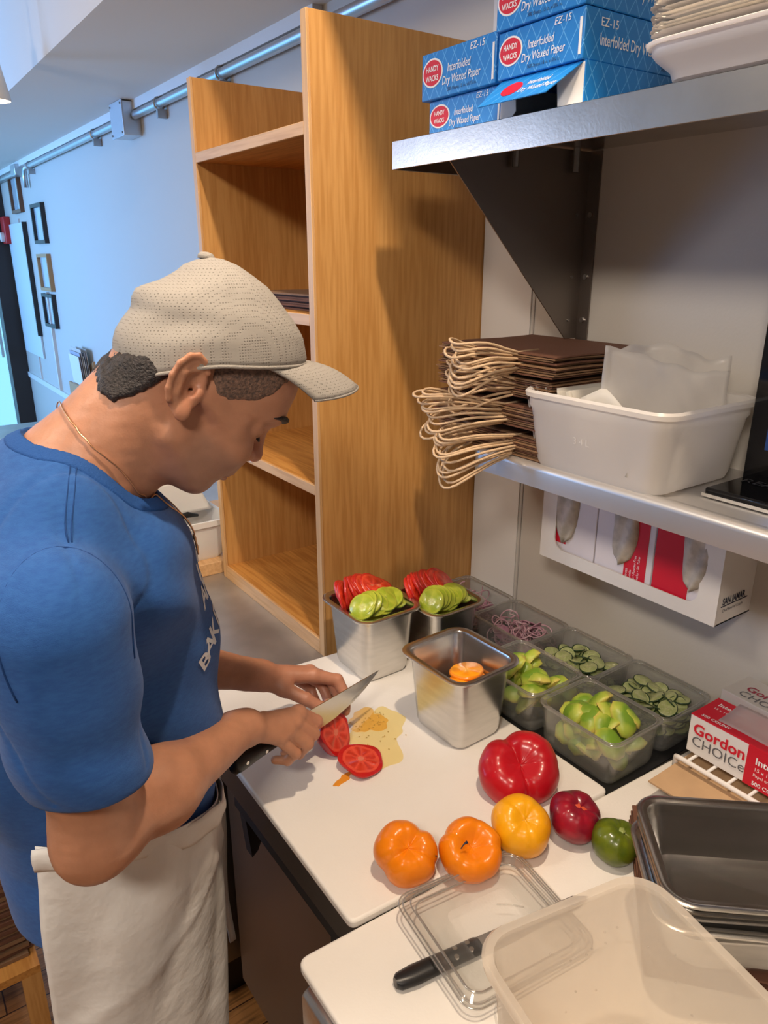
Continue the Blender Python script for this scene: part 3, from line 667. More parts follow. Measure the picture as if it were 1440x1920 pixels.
def crumple(loc, p0, p1, z0, hts, wv, mat, label, seed):
    G = []; n = 28; m = 16
    for j in range(m + 1):
        v = j / m; row = []
        for i in range(n + 1):
            u = i / n; x = p0[0] + (p1[0] - p0[0]) * u; y = p0[1] + (p1[1] - p0[1]) * u; nx, ny = -(p1[1] - p0[1]), (p1[0] - p0[0]); l_ = math.hypot(nx, ny); nx /= l_; ny /= l_
            hh = float(np.interp(u, [0, .15, .5, .8, 1], hts)) + .002 * math.sin(u * 23 + seed)
            o_ = wv * (math.sin(u * 5 + v * 2.5 + seed) * .6 + .3 * math.sin(u * 13 - v * 7 + seed) + .16 * math.sin(u * 31 + v * 19)) * (.25 + v)
            row.append((x + nx * o_, y + ny * o_, z0 + hh * v))
        G.append(row)
    o = MB().grid(G).out('glassine_bag', mat, None, True, solid=.0007, loc=loc, fix=False); return setp(o, label, 'paper bag')
crumple((0, 0, 0), (.925, .735), (1.085, .622), 1.405, [.190, .186, .165, .150, .155], .006, m_wax2, 'large crinkled see-through paper bag standing in the milky tub', 1)
crumple((0, 0, 0), (.955, .745), (1.105, .640), 1.405, [.180, .188, .192, .168, .172], .007, m_wax2, 'see-through paper bag standing behind the large crinkled one in the tub', 4)
G = [[(.915 + .008 * math.sin(i * .4) , .765 - .105 * i / 10, 1.41 + (.125 - .06 * abs(i / 10 - .35)) * j / 8) for i in range(11)] for j in range(9)]
o = MB().grid(G).out('wax_paper_sheet', m_wax, None, True, solid=.0008, fix=False); setp(o, 'white sheet leaning in front of the crinkled bag in the tub', 'paper sheet')
# monitor
t = empty('monitor', (1.095, .585, 1.387)); setp(t, 'black flat screen standing on the lower shelf at the right edge', 'monitor')
m_scr = pbr('black_gloss', (.004, .004, .005), .08)
MB().box((0, -.45, .01), (.022, 0, .40)).out('casing', m_scr, t, bevel=.002)
MB().box((-.0015, -.44, .06), (0, -.028, .38)).out('screen', pbr('screen_navy', (.003, .006, .02), .1, emit=(.01, .03, .10), es=1.0), t)
MB().box((-.0025, -.44, .06), (-.0015, -.042, .085)).out('screen_bar', pbr('screen_blue', (.02, .1, .3), .2, emit=(.10, .33, .85), es=1.0), t)
MB().box((-.10, -.45, 0), (.05, 0, .012)).out('base', m_scr, t, bevel=.003)
MB().box((-.107, -.45, 0), (-.10, 0, .005)).out('base_trim', m_steel, t)
text('READ', (-.03, -.012, .0125), (0, -1, 0), (1, 0, 0), .03, pbr('faint_print', (.06, .06, .065), .4), t)

# ------------------------------------------------------------------ glove dispenser
gx = 1.07; gy0, gy1 = .577, .965; gz0, gz1 = 1.147, 1.372
t = empty('glove_dispenser', (gx, gy0, gz0)); setp(t, 'white wall dispenser framing three glove boxes under the lower shelf', 'dispenser')
W_ = gy1 - gy0; H_ = gz1 - gz0; D_ = XW - gx
m_disp = pbr('cream_metal', (.80, .76, .70), .45, noise=.04, nscale=12)
# front frame with a rounded window
outer = [(W_, 0), (W_, H_), (0, H_), (0, 0)]
inn = [(y, z) for y, z, _ in rr(W_ / 2 - .036, H_ / 2 - .004, .022, 0, n=6, cx=W_ / 2, cy=H_ / 2 + .022)]
bm = bmesh.new()
def ringface(bm, outerp, inner, x):
    vo = [bm.verts.new((x, p[0], p[1])) for p in outerp]; vi = [bm.verts.new((x, p[0], p[1])) for p in inner]
    es = [bm.edges.new((vo[i], vo[(i + 1) % len(vo)])) for i in range(len(vo))] + [bm.edges.new((vi[i], vi[(i + 1) % len(vi)])) for i in range(len(vi))]
    bmesh.ops.triangle_fill(bm, use_beauty=True, edges=es)
ringface(bm, outer, inn, 0)
me = bpy.data.meshes.new('front_frame'); bm.to_mesh(me); bm.free(); me.materials.append(m_disp)
o = bpy.data.objects.new('front_frame', me); COL.objects.link(o); o.parent = t
md = o.modifiers.new('s', 'SOLIDIFY'); md.thickness = .0025; md.offset = 0
MB().box((.001, 0, 0), (D_, .0025, H_)).box((.001, W_ - .0025, 0), (D_, W_, H_)).box((.001, 0, 0), (D_, W_, .0025)).box((.001, 0, H_ - .002), (D_, W_, H_)).out('housing', m_disp, t)
text('SAN JAMAR', (.012, -.0006, .036), (1, 0, 0), (0, 0, 1), .0165, m_txtk, t, bold=.03, sx=.78)
text('Chef·Revival·Katch', (.014, -.0006, .022), (1, 0, 0), (0, 0, 1), .008, m_txtk, t)
MB().box((.010, -.0008, .032), (.088, -.0002, .0335)).out('logo_line', m_txtk, t)
m_gbox = pbr('lavender_card', (.74, .69, .70), .5); m_glove = pbr('clear_glove', (.62, .56, .47), .45, noise=.35, nscale=45, bump=.6, bscale=50)
names = ['glove box farthest left in the white dispenser', 'middle glove box in the white dispenser', 'glove box nearest the right end of the white dispenser']
for i in range(3):
    y1_ = gy1 - .004 - i * .127; y0_ = y1_ - .125
    t = empty('glove_box', (gx + .006, y0_, gz0 + .004)); setp(t, names[i] + ', red and white', 'glove box', 'boxes of disposable gloves')
    MB().box((0, 0, 0), (.09, .125, .212)).out('carton', m_gbox, t, bevel=.001, seg=1)
    rc = [(.124, .02, .05, .115), (.003, .058, .0, .21), (.040, .124, .0, .21)][i]
    if i == 0: MB().prism([(.124, .212), (.124, .06), (.112, .042), (.095, .035), (.070, .035), (.085, .12), (.085, .212)], 'x', -.0008, 0).out('red_panel', m_red, t)
    elif i == 1: MB().box((-.0008, .012, 0), (0, .058, .212)).out('red_panel', m_red, t)
    else: MB().box((-.0008, .055, 0), (0, .124, .212)).out('red_panel', m_red, t)
    cy = [.072, .062, .045][i]
    G = []
    for a in range(13):
        v = a / 12; z = .040 + .17 * v; ring = []
        for b_ in range(15):
            u = b_ / 14 * 2 - 1; wd = .026 * (1 - (1 - min(1, v * 3)) ** 2) ** .5 + .001
            ring.append((-.009 * math.sqrt(max(0, 1 - u * u)) - .002 * math.sin(5 * u + 9 * v + i), cy + wd * u + .002 * math.sin(v * 11 + i), z))
        G.append(ring)
    o = MB().grid(G).out('glove_bundle', m_glove, t, True, solid=.001, fix=False)
    if i == 1:
        for k, tx in enumerate(('Gloves', 'de vinilo', 'Box • Powder-Free', 'Tamaño • Sin Talco')):
            text(tx, (-.001, .049 - k * .008, .012), (0, 0, 1), (0, 1, 0), .0085 if k == 0 else .0068, m_txtw, t)
# ------------------------------------------------------------------ rack, paper boxes, kraft sheet
m_wire = pbr('white_wire', (.82, .79, .75), .35)
t = empty('wire_rack', (.978, .56, .893)); setp(t, 'white coated wire rack carrying the red and white box', 'rack')
def LW(x, y, z): return (x, y, z)
MB().tube([(0, -.62, .055), (0, -.01, .055), (.003, -.002, .052), (.006, 0, .045), (.006, 0, 0)], .0042, 8).out('front_wire', m_wire, t, True)
MB().tube([(.17, -.62, .055), (.17, 0, .055), (.17, 0, 0)], .0042, 8).out('rear_wire', m_wire, t, True)
for k in range(18):
    MB().cyl((0, -.025 - .034 * k, .058), (.17, -.025 - .034 * k, .058), .0026, 8).out('cross_wire', m_wire, t, True)
for y in (-.6,):
    MB().cyl((.004, y, 0), (.004, y, .055), .004, 8).out('leg', m_wire, t, True)
def gc_box(x, y, z, rz, label, front_w, h, d, dark):
    t = empty('paper_box', (x, y, z), (0, 0, rz)); setp(t, label, 'box')
    m_w = m_white if not dark else pbr('grey_white_card', (.50, .47, .44), .6)
    MB().box((0, -front_w, 0), (d, 0, h)).out('carton', m_w, t, bevel=.001, seg=1)
    if not dark:
        MB().box((0.0, -front_w, h - .0002), (d, 0, h + .0006)).box((-.0006, -front_w, .0), (0, -.098, h)).out('red_panel', m_red, t)
        mrd = m_red
        text('Gordon', (-.0012, -.008, h * .56), (0, -1, 0), (0, 0, 1), h * .40, mrd, t, bold=.025)
        text('CHOICe', (-.0012, -.008, h * .24), (0, -1, 0), (0, 0, 1), h * .36, pbr('grey_print', (.12, .12, .13), .5), t)
        text('Interfolded', (-.0014, -.112, h * .62), (0, -1, 0), (0, 0, 1), h * .24, m_txtw, t, bold=.02)
        text('15 x 10.75 in', (-.0014, -.112, h * .44), (0, -1, 0), (0, 0, 1), h * .13, m_txtw, t)
        text('Papel encerado', (-.0014, -.112, h * .30), (0, -1, 0), (0, 0, 1), h * .11, m_txtw, t)
        text('500 COUNT', (-.0014, -.112, h * .08), (0, -1, 0), (0, 0, 1), h * .14, m_txtw, t, bold=.02)
        text('Interfolded', (.055, -.012, h + .0007), (0, -1, 0), (1, 0, 0), .014, m_txtw, t, bold=.02)
        text('15 x 10.75 in (38 x 27.3cm)', (.042, -.012, h + .0007), (0, -1, 0), (1, 0, 0), .008, m_txtw, t)
        text('500 COUNT', (.008, -.012, h + .0007), (0, -1, 0), (1, 0, 0), .009, m_txtw, t, bold=.02)
    else:
        text('Gordon', (.030, -.022, h + .0007), (0, -1, 0), (1, 0, 0), .024, pbr('maroon_print', (.3, .02, .05), .5), t, bold=.02)
        text('CHOICe', (.008, -.022, h + .0007), (0, -1, 0), (1, 0, 0), .024, pbr('grey_print', (.12, .12, .13), .5), t)
    return t
gc_box(.998, .553, .9545, .0, 'red and white paper box on the white wire rack', .30, .068, .078, False)
gc_box(1.085, .555, .9545, -.06, 'greyish white box behind the red and white one', .30, .082, .075, True)
G = [[(0.012 + .062 * i / 8, -.036 - .20 * j / 10 - .05 * (i / 8) * 0, .0712 + .0006 * math.sin(j) + .006 * (i / 8) ** 2) for i in range(9)] for j in range(11)]
o = MB().grid(G).out('wax_paper_sheet', clear_plastic('pink_glassine', (.92, .90, .90), .4, .55, (.90, .84, .84), .02), None, True, solid=.0006, loc=(1.003, .553, .9525), fix=False)
setp(o, 'thin translucent sheet lying on top of the red box', 'paper sheet')
# kraft pile under the steel pans
for k in range(12):
    ang = math.radians(-49) + rng.normal() * .012
    dark = k != 11
    o = MB().box((-.10 if dark else -.17, -.08 if dark else -.20, 0), (.17, .10, .0028)).out('paper_bag', m_bagdk if dark else m_kraft2, None, loc=(.785 + .004 * math.sin(k * 1.7), .352 + .003 * math.cos(k * 2.3), .8935 + k * .0032), rot=(0, 0, ang + math.pi / 2))
    if not dark: o.location = (.982, .43, .8935 + k * .0032); o.rotation_euler = (0, 0, math.pi / 2 + .02); o.scale = (.75, .72, 1)
    setp(o, 'light kraft sheet on top of the pile under the steel pans' if not dark else 'dark brown folded bag in the pile under the steel pans', 'paper bag', 'bags under the steel pans')
kz = .8935 + 12 * .0032
# steel pans, nested
for k in range(4):
    t = empty('steel_pan', (.789 + .004 * (3 - k) * (-1) ** k, .292, kz + .008 * 0 + k * .0165), (0, 0, math.radians(-41.0) + [.03, -.02, .015, 0][k]))
    setp(t, ['lowest steel pan of the nested stack at the right edge', 'third steel pan down in the nested stack', 'second steel pan down in the nested stack', 'top steel pan of the nested stack, empty and open'][k], 'pan', 'nested steel pans')
    MB().rings(pan_rings(.150, .078, .075, .024, .012, .011, .0012, .004, .008)).out('pan_body', m_steel if k < 3 else pbr('pan_steel', (.55, .53, .50), .22, 1.0, noise=.1, nscale=9), t, True, sharp=40)
    if k == 3: MB().tube([(.09, .06, .040), (.10, .064, .040), (.115, .064, .040)], .003, 8).out('dimple', m_steel, t, True)

# ------------------------------------------------------------------ food pans
def label_pan(name, x, y, z, hx, hy, depth, mat, label, cat='pan', grp=None, rz=0, r=.022, taper=.011, rim=.012, wt=.0015, zt=0):
    t = empty(name, (x, y, z), (0, 0, rz)); setp(t, label, cat, grp)
    MB().rings(pan_rings(hx, hy, depth, r, taper, rim, wt)).out('pan_body', mat, t, True, sharp=40); return t
label_pan('steel_food_pan', .778, 1.152, .9005, .067, .075, .15, m_steel, 'deep steel pan of red and green tomato slices beside the cabinet edge', grp='deep steel food pans')
label_pan('steel_food_pan', .918, 1.105, .8868, .062, .072, .155, m_steel, 'deep steel pan of tomato slices in front of the onion pans', grp='deep steel food pans')
label_pan('steel_food_pan', .784, .878, .9005, .067, .075, .15, m_steel, 'deep steel pan with a few orange wedges in the middle of the board', grp='deep steel food pans', rz=.03)
m_pedge = clear_plastic('pan_edge', (.74, .74, .70), .12, .2, (1.0, .98, .95), .4)
m_poly = clear_plastic('clear_polycarbonate', (.965, .97, .965), .06, .12, (.9, .9, .88), .08)
CP = {}; CPE = []
for nm, x, y, lab in (('avo1', .948, .690, 'clear pan heaped with avocado nearest the big red tomato'), ('avo2', .950, .868, 'clear pan of avocado behind the middle steel pan'),
                      ('cuc1', 1.094, .692, 'clear pan of cucumber slices beside the red and white box'), ('cuc2', 1.093, .860, 'clear pan of cucumber slices against the wall, farther one'),
                      ('oni1', 1.093, 1.028, 'clear pan of sliced red onion under the glove dispenser'), ('oni2', 1.093, 1.196, 'clear pan of sliced red onion next to the cabinet')):
    dz = .010 if nm.startswith('avo') else .0
    label_pan('clear_food_pan', x, y, .8868, .0660, .0815, .078 + dz, m_poly, lab, grp='clear plastic food pans', wt=.0022, taper=.004, rim=.0045, r=.017)
    CPE.append((x, y, .078 + dz)); CP[nm] = (x, y, .8868)

for o_ in [q_ for q_ in COL.objects if q_.name.startswith('clear_food_pan')]:
    dep = .088 if 'avocado' in o_['label'] else .078
    for e_, z_ in ((.0705 - .001, dep - .0012), (.0635, dep - .003)):
        MB().tube(rr(e_, e_ + .0155, .019, z_), .0011, 6, closed=True).out('rim_edge', m_pedge, o_, True)

# slices
def disc(r, th, n=20, wob=.05, seed=0, lobes=0):
    rg = np.random.default_rng(seed); ph = rg.uniform(0, 6, 4)
    def ring(s, z): return [(r * s * (1 + wob * math.sin(2 * a + ph[0]) + wob * .6 * math.sin(3 * a + ph[1]) + lobes * abs(math.sin(2.5 * a + ph[2]))) * math.cos(a), r * s * (1 + wob * math.sin(2 * a + ph[0]) + lobes * abs(math.sin(2.5 * a + ph[2]))) * math.sin(a), z) for a in [2 * math.pi * k / n for k in range(n)]]
    return MB().rings([ring(.2, 0), ring(.96, 0), ring(1, th * .3), ring(1, th * .7), ring(.96, th), ring(.2, th)])
def inst(proto, name, loc, rot, label, cat, grp):
    o = bpy.data.objects.new(name, proto); COL.objects.link(o); o.location = loc; o.rotation_euler = rot; return setp(o, label, cat, grp)
def protomesh(mb, mat):
    o = mb.out('proto', mat, None, True, sharp=60); me = o.data; bpy.data.objects.remove(o); return me
m_cuc = radial('cucumber_flesh', (.52, .56, .25), (.40, .46, .17), (.50, .52, .25), (.020, .055, .012), 3, (.60, .60, .36), .90, rad=.0185)
cuc = [protomesh(disc(.0185, .0026, 24, .03, s), m_cuc) for s in range(4)]
for nm, cnt, lab in (('cuc1', 95, 'thin cucumber slice in the pan beside the red and white box'), ('cuc2', 80, 'thin cucumber slice in the farther cucumber pan by the wall')):
    x, y, z = CP[nm]
    for k in range(cnt):
        lay = k / cnt; zz = z + .006 + .056 * lay
        inst(cuc[k % 4], 'cucumber_slice', (x + rng.uniform(-.040, .040), y + rng.uniform(-.054, .054), zz), (rng.normal() * .33, rng.normal() * .33, rng.uniform(0, 6)), lab, 'cucumber slice', 'cucumber slices in ' + ('the near pan' if nm == 'cuc1' else 'the farther pan'))
m_oni = pbr('red_onion', (.50, .22, .30), .35, noise=.0, nscale=50, col2=(.62, .45, .48), coat=.3)
def onion(seed):
    rg = np.random.default_rng(seed); r = rg.uniform(.012, .024); n = 22
    e = rg.uniform(.55, 1); P = [(r * math.cos(a), r * e * math.sin(a), .0025 * math.sin(2 * a + seed)) for a in [2 * math.pi * k / n for k in range(n if seed % 2 else 15)]]
    return MB().tube(P, .0015, 6, closed=bool(seed % 2), flat=.8)
oni = [protomesh(onion(s), m_oni) for s in range(6)]; oni.append(protomesh(disc(.018, .002, 20, .06, 3), pbr('onion_face', (.58, .36, .42), .4, col2=(.42, .16, .26), nscale=90)))
for nm, cnt in (('oni1', 95), ('oni2', 85)):
    x, y, z = CP[nm]
    for k in range(cnt):
        zz = z + .006 + .060 * k / cnt
        inst(oni[6] if k % 11 == 9 else oni[k % 6], 'onion_slice', (x + rng.uniform(-.038, .038), y + rng.uniform(-.052, .052), zz), (rng.normal() * .5, rng.normal() * .5, rng.uniform(0, 6)), 'red onion sliver in the clear pan ' + ('under the glove dispenser' if nm == 'oni1' else 'next to the cabinet'), 'onion slice', 'onion slivers in ' + ('the nearer onion pan' if nm == 'oni1' else 'the farther onion pan'))
# avocado chunks
mav = bpy.data.materials.new('avocado_flesh'); N, L = nodes(mav); b = N['Principled BSDF']; b.inputs['Roughness'].default_value = .42
tc = N.new('ShaderNodeTexCoord'); nz = N.new('ShaderNodeTexNoise'); nz.inputs['Scale'].default_value = 30; L.new(tc.outputs['Object'], nz.inputs[0])
sp = N.new('ShaderNodeSeparateXYZ'); L.new(tc.outputs['Object'], sp.inputs[0])
ad = mth(N, L, 'ADD', mth(N, L, 'MULTIPLY', sp.outputs[2], 34.0), mth(N, L, 'MULTIPLY', nz.outputs[0], .8))
cr = N.new('ShaderNodeValToRGB'); L.new(ad, cr.inputs[0]); cr.color_ramp.elements[0].position = .30; cr.color_ramp.elements[0].color = (.70, .55, .14, 1); cr.color_ramp.elements[1].position = .95; cr.color_ramp.elements[1].color = (.16, .30, .02, 1)
e = cr.color_ramp.elements.new(.62); e.color = (.45, .52, .07, 1)
L.new(cr.outputs[0], b.inputs['Base Color'])
bn = N.new('ShaderNodeBump'); bn.inputs['Strength'].default_value = .6; bn.inputs['Distance'].default_value = .003; L.new(nz.outputs[0], bn.inputs['Height']); L.new(bn.outputs[0], b.inputs['Normal'])
def avo(seed):
    rg = np.random.default_rng(seed); R = []; L_ = rg.uniform(.026, .034); W = rg.uniform(.019, .025)
    for i in range(9):
        u = i / 8 * 2 - 1; s = math.sqrt(max(0, 1 - abs(u) ** 2.6)) + .02; ring = []
        for k in range(18):
            a = 2 * math.pi * k / 18; zz = math.sin(a); zr = zz * (1.0 if zz > 0 else .18) * .018 * s
            ring.append((L_ * u, W * s * math.cos(a) * (1 - .05 * u) + .003 * math.sin(u * 2 + seed), zr + .0012 * math.sin(5 * u + seed + 3 * a)))
        R.append(ring)
    return MB().rings(R)
avs = [protomesh(avo(s), mav) for s in range(5)]
for nm, cnt in (('avo1', 42), ('avo2', 36)):
    x, y, z = CP[nm]
    for k in range(cnt):
        f = k / cnt; spread = 1.15 - .35 * max(0, f - .6) / .4
        inst(avs[k % 5], 'avocado_piece', (x + rng.uniform(-.030, .030) * spread, y + rng.uniform(-.046, .046) * spread, z + .014 + .074 * f), (rng.normal() * .5, rng.normal() * .5, rng.uniform(0, 6)), 'peeled avocado piece in the clear pan ' + ('nearest the big red tomato' if nm == 'avo1' else 'behind the middle steel pan'), 'avocado piece', 'avocado pieces in ' + ('the near pan' if nm == 'avo1' else 'the farther pan'))
# tomato slices in the steel pans
m_rs = radial('red_tomato_face', (.74, .07, .03), (.58, .03, .01), (.75, .18, .10), (.55, .02, .015), 6, None, .97, rad=.030)
m_gs = radial('green_tomato_face', (.46, .52, .05), (.34, .44, .03), (.52, .55, .12), (.24, .34, .03), 4, None, .95, rad=.029)
m_os = radial('orange_tomato_face', (.90, .36, .01), (.85, .28, .005), (.9, .42, .05), (.85, .25, .005), 5, None, .95, rad=.03)
rs = [protomesh(disc(.031, .006, 28, .05, s, .05), m_rs) for s in range(4)]
gs = [protomesh(disc(.028, .006, 28, .03, s + 9), m_gs) for s in range(4)]
for (x, y, z, tag_, zt) in ((.778, 1.152, .900, 'the pan beside the cabinet edge', 1.048), (.918, 1.105, .887, 'the pan in front of the onions', 1.04)):
    for k in range(16):
        f = k / 15; inst(rs[k % 4], 'tomato_slice', (x - .050 + .088 * f, y + .034 + .004 * math.sin(k * 2) , zt + .009 + .008 * math.sin(f * 3.1)), (.55 + .1 * rng.normal(), 1.15 - .85 * f + .1 * rng.normal(), .15 * rng.normal()), 'red tomato slice standing in ' + tag_, 'tomato slice', 'red slices in ' + tag_)
    for k in range(9):
        f = k / 8; inst(gs[k % 4], 'tomato_slice', (x - .040 + .085 * f, y - .030 + .012 * f + .003 * math.sin(k), zt + .009 - .008 * f + .004 * math.sin(k * 1.3)), (.45 + .08 * rng.normal(), -.75 + 1.0 * f * .8, .3 * rng.normal()), 'green tomato slice at the front of ' + tag_, 'tomato slice', 'green slices in ' + tag_)
    for k in range(5):
        inst(rs[k % 4] if k > 2 else gs[k], 'tomato_slice', (x + .01 * (k - 2), y + (-.02 + .012 * k), zt - .03), (.1 * k, .1, k), 'tomato slice lying flat under the others in ' + tag_, 'tomato slice', 'flat slices in ' + tag_)
ow = protomesh(disc(.032, .007, 24, .06, 2), m_os)
for k in range(7):
    if k < 4: p = ((-.01 + .012 * k), -.01 + .01 * (k % 2), .055 + .008 * k)
    else: p = (.004 + .012 * (k - 5), -.018 + .016 * (k - 5), .088 + .009 * (k - 4))
    inst(ow, 'tomato_slice', (.784 + p[0], .878 + p[1], .9005 + p[2]), (.35 * math.sin(k), .3 * math.cos(k * 1.7) + .25, k * 1.1), 'orange tomato slice lying in the middle steel pan', 'tomato slice', 'orange slices in the middle pan')

# ------------------------------------------------------------------ whole tomatoes
def tomato(name, loc, r, flat, creases, dimple, mats, label, dimr=.35, tilt=(0, 0, 0), scx=1.0, scy=1.0, cdepth=.16, seed=0, bott=.06, n=72, m=44):
    V = []; F = []; rg = np.random.default_rng(seed)
    for i in range(m + 1):
        th = math.pi * i / m
        for k in range(n):
            ph = 2 * math.pi * k / n; R = r
            cr_ = 0
            for (a, dp, wd) in creases:
                d = (ph - a + math.pi) % (2 * math.pi) - math.pi; cr_ += dp * math.exp(-(abs(d) / (wd * 1.25)) ** 1.4)
            fade = max(0, 1 - (th / math.pi) ** (1.5 if cdepth > .15 else .8) * (1.15 if cdepth > .15 else 1.3)) * min(1, math.sin(th) * 1.6 + .15)
            R *= 1 - cr_ * fade * cdepth / .16
            R *= 1 + .018 * math.sin(5 * ph + seed) * math.sin(th) + .02 * math.sin(2 * ph + 1.3 * seed) + .012 * math.sin(3 * th + 2 * ph)
            R *= 1 + (.010 * math.sin(9 * ph + seed) + .007 * math.sin(14 * ph + 2 * seed)) * math.exp(-((th - .7) / .5) ** 2)
            x = R * math.sin(th) * math.cos(ph) * scx; y = R * math.sin(th) * math.sin(ph) * scy
            z = R * flat * math.cos(th)
            dd = th / dimr; z -= dimple * r * math.exp(-dd * dd)
            db = (math.pi - th) / .5; z += bott * r * math.exp(-db * db)
            V.append((x, y, z))
    for i in range(m):
        for k in range(n): F.append((i * n + k, (i + 1) * n + k, (i + 1) * n + (k + 1) % n, i * n + (k + 1) % n))
    t = empty(name, loc, tilt); setp(t, label, 'tomato')
    zmin = min((Matrix.Rotation(tilt[0], 3, 'X') @ Matrix.Rotation(0, 3, 'Z') @ Vector(v)).z for v in V)
    o = mesh('tomato_body', V, F, mats[0], t, True)
    return t
def tomskin(name, c1, c2, scale=9, rough=.30):
    m = pbr(name, c1, rough, noise=0, nscale=scale, col2=c2, coat=.18, sss=.15, spec=.4, bump=.05, bscale=30); return m
t_red = tomskin('red_tomato_skin', (.52, .008, .016), (.42, .006, .014), 14)
t_dk = tomskin('dark_tomato_skin', (.34, .006, .020), (.10, .004, .016), 22)
t_or = tomskin('orange_tomato_skin', (.86, .24, .004), (.80, .20, .003), 12)
t_ye = tomskin('yellow_tomato_skin', (.84, .40, .006), (.80, .32, .004), 10)
t_gr = tomskin('green_tomato_skin', (.12, .15, .006), (.05, .08, .006), 40)
m_scar = pbr('stem_scar', (.12, .05, .02), .7)
A = math.radians
def scar(t, z, r, mat=m_scar, loc=(0, 0)):
    MB().rings([[(loc[0] + r * s * math.cos(a) * (1 + .25 * math.sin(5 * a)), loc[1] + r * s * math.sin(a), z + zz) for a in [2 * math.pi * k / 20 for k in range(20)]] for s, zz in ((1, -.001), (.9, .0006), (.4, .001))]).out('stem_scar', mat, t, True)
t = tomato('tomato', (.752, .690, .938), .067, .67, [(A(72), .36, .24), (A(-118), .26, .18), (A(-40), .03, .10), (A(8), .03, .10), (A(150), .03, .12)], .36, [t_red], 'very large lobed red tomato beside the clear avocado pan', .42, (A(27), A(-20), 0), 1.0, .96, seed=1)
scar(t, .016, .008)
t = tomato('tomato', (.498, .655, .934), .045, .86, [(A(170), .26, .26), (A(10), .22, .22), (A(-65), .13, .14)], .40, [t_or], 'orange three lobed tomato farthest left in the row', .40, (A(26), A(-14), A(10)), .98, 1.02, seed=2)
MB().tube([(.02 + .016 * u, -.034 + .006 * u, .022 - .045 * u) for u in [k / 8 for k in range(9)]], .0012, 6).out('crack', m_scar, t, True)
t = tomato('tomato', (.578, .610, .931), .045, .80, [(A(115), .20, .2), (A(-35), .09, .16), (A(-95), .10, .16), (A(-160), .06, .16), (A(40), .05, .15)], .60, [t_or], 'orange tomato with a deep hollow, next to the yellow one', .50, (A(28), A(-8), 0), 1.04, .98, seed=3)
MB().tube([(-.024, .004, .030), (-.018, .006, .033), (-.012, .006, .0335)], [.0006, .0009, .0022], 6).out('stem_tip', m_txtk, t, True)
t = tomato('tomato', (.667, .600, .935), .044, .84, [(A(90), .06, .2), (A(-60), .05, .2), (A(200), .05, .2)], .28, [t_ye], 'smooth yellow tomato in front of the big red one', .40, (A(28), A(-14), 0), 1, 1, cdepth=.14, seed=4)
scar(t, .023, .006, pbr('yellow_scar', (.55, .30, .03), .6))
t = tomato('tomato', (.752, .572, .929), .0395, .84, [(A(70), .10, .2), (A(-50), .10, .15), (A(180), .08, .2), (A(130), .06, .15)], .24, [t_dk], 'dark red purple tomato between the yellow and the green one', .42, (A(22), A(2), 0), 1, 1, cdepth=.14, seed=5)
scar(t, .023, .012, pbr('red_scar', (.60, .08, .03), .5), (.003, .002))
t = tomato('tomato', (.765, .507, .924), .0345, .88, [(A(50), .10, .2), (A(-80), .06, .2), (A(170), .05, .2)], .16, [t_gr], 'small green striped tomato, last of the row', .4, (A(18), A(4), 0), 1, 1, cdepth=.14, seed=6)
scar(t, .026, .005, pbr('green_scar', (.25, .30, .08), .5))
# cut tomatoes
def half(name, loc, rot, r, label, depth=.75):
    t = empty(name, loc, rot); setp(t, label, 'tomato')
    n = 40; V = []
    def rad(ph): return r * (1 + .05 * math.sin(3 * ph + 1) + .04 * math.sin(5 * ph) - .06 * math.exp(-((ph - 1.5) / .25) ** 2))
    R = []
    for i in range(12):
        th = math.pi / 2 * i / 11
        R.append([(rad(2 * math.pi * k / n) * math.cos(th) * math.cos(2 * math.pi * k / n), rad(2 * math.pi * k / n) * math.cos(th) * math.sin(2 * math.pi * k / n), -r * depth * math.sin(th)) for k in range(n)])
    R = R[:-1] + [[(x * .05, y * .05, R[-1][0][2]) for x, y, z in R[0]]]
    MB().rings(R, False, True).out('tomato_skin', t_red, t, True)
    F = []
    for s in (1.0, .93, .8, .62, .45, .3, .15, .02):
        F.append([(rad(2 * math.pi * k / n) * s * math.cos(2 * math.pi * k / n), rad(2 * math.pi * k / n) * s * math.sin(2 * math.pi * k / n), .0012 * (math.sin(6 * 2 * math.pi * k / n) * (1 if .3 < s < .85 else 0)) + (.0006 if s < 1 else 0)) for k in range(n)])
    MB().rings(F, False, True).out('cut_face', m_cut, t, True, fix=False)
    return t
m_cut = radial('tomato_cut_face', (.72, .075, .04), (.56, .03, .012), (.74, .18, .11), (.52, .01, .01), 9, None, .97, rad=.033)
half('tomato_half', (.562, .945, .936), (A(60), 0, A(26)), .037, 'tomato half held upright under the knife, cut face outward', .95)
half('tomato_half', (.574, .884, .914), (A(10), A(6), 0), .039, 'tomato half lying cut face up on the large board', .42)
# juice
mj = clear_plastic('tomato_juice', (1.0, .93, .66), .06, .04, (1.0, .80, .40), .02)
def puddle(loc, rx, ry, seed, mat, label, rz=0, h=.0007):
    rg = np.random.default_rng(seed); ph = rg.uniform(0, 6, 6); n = 90
    def rad(a): return 1 + .16 * math.sin(2 * a + ph[0]) + .13 * math.sin(3 * a + ph[1]) + .09 * math.sin(5 * a + ph[2]) + .06 * math.sin(8 * a + ph[3]) + .03 * math.sin(13 * a + ph[4])
    h = .0004; R = [[(rx * s * rad(a) * math.cos(a), ry * s * rad(a) * math.sin(a), z) for a in [2 * math.pi * k / n for k in range(n)]] for s, z in ((1, 0), (.985, h), (.5, h), (.05, h))]
    o = MB().rings(R, False, True).out('juice_puddle', mat, None, False, loc=loc, rot=(0, 0, rz)); return setp(o, label, 'puddle')
puddle((.635, .930, .9002), .085, .055, 3, mj, 'pale yellow tomato juice spread around the cut tomatoes', .5)
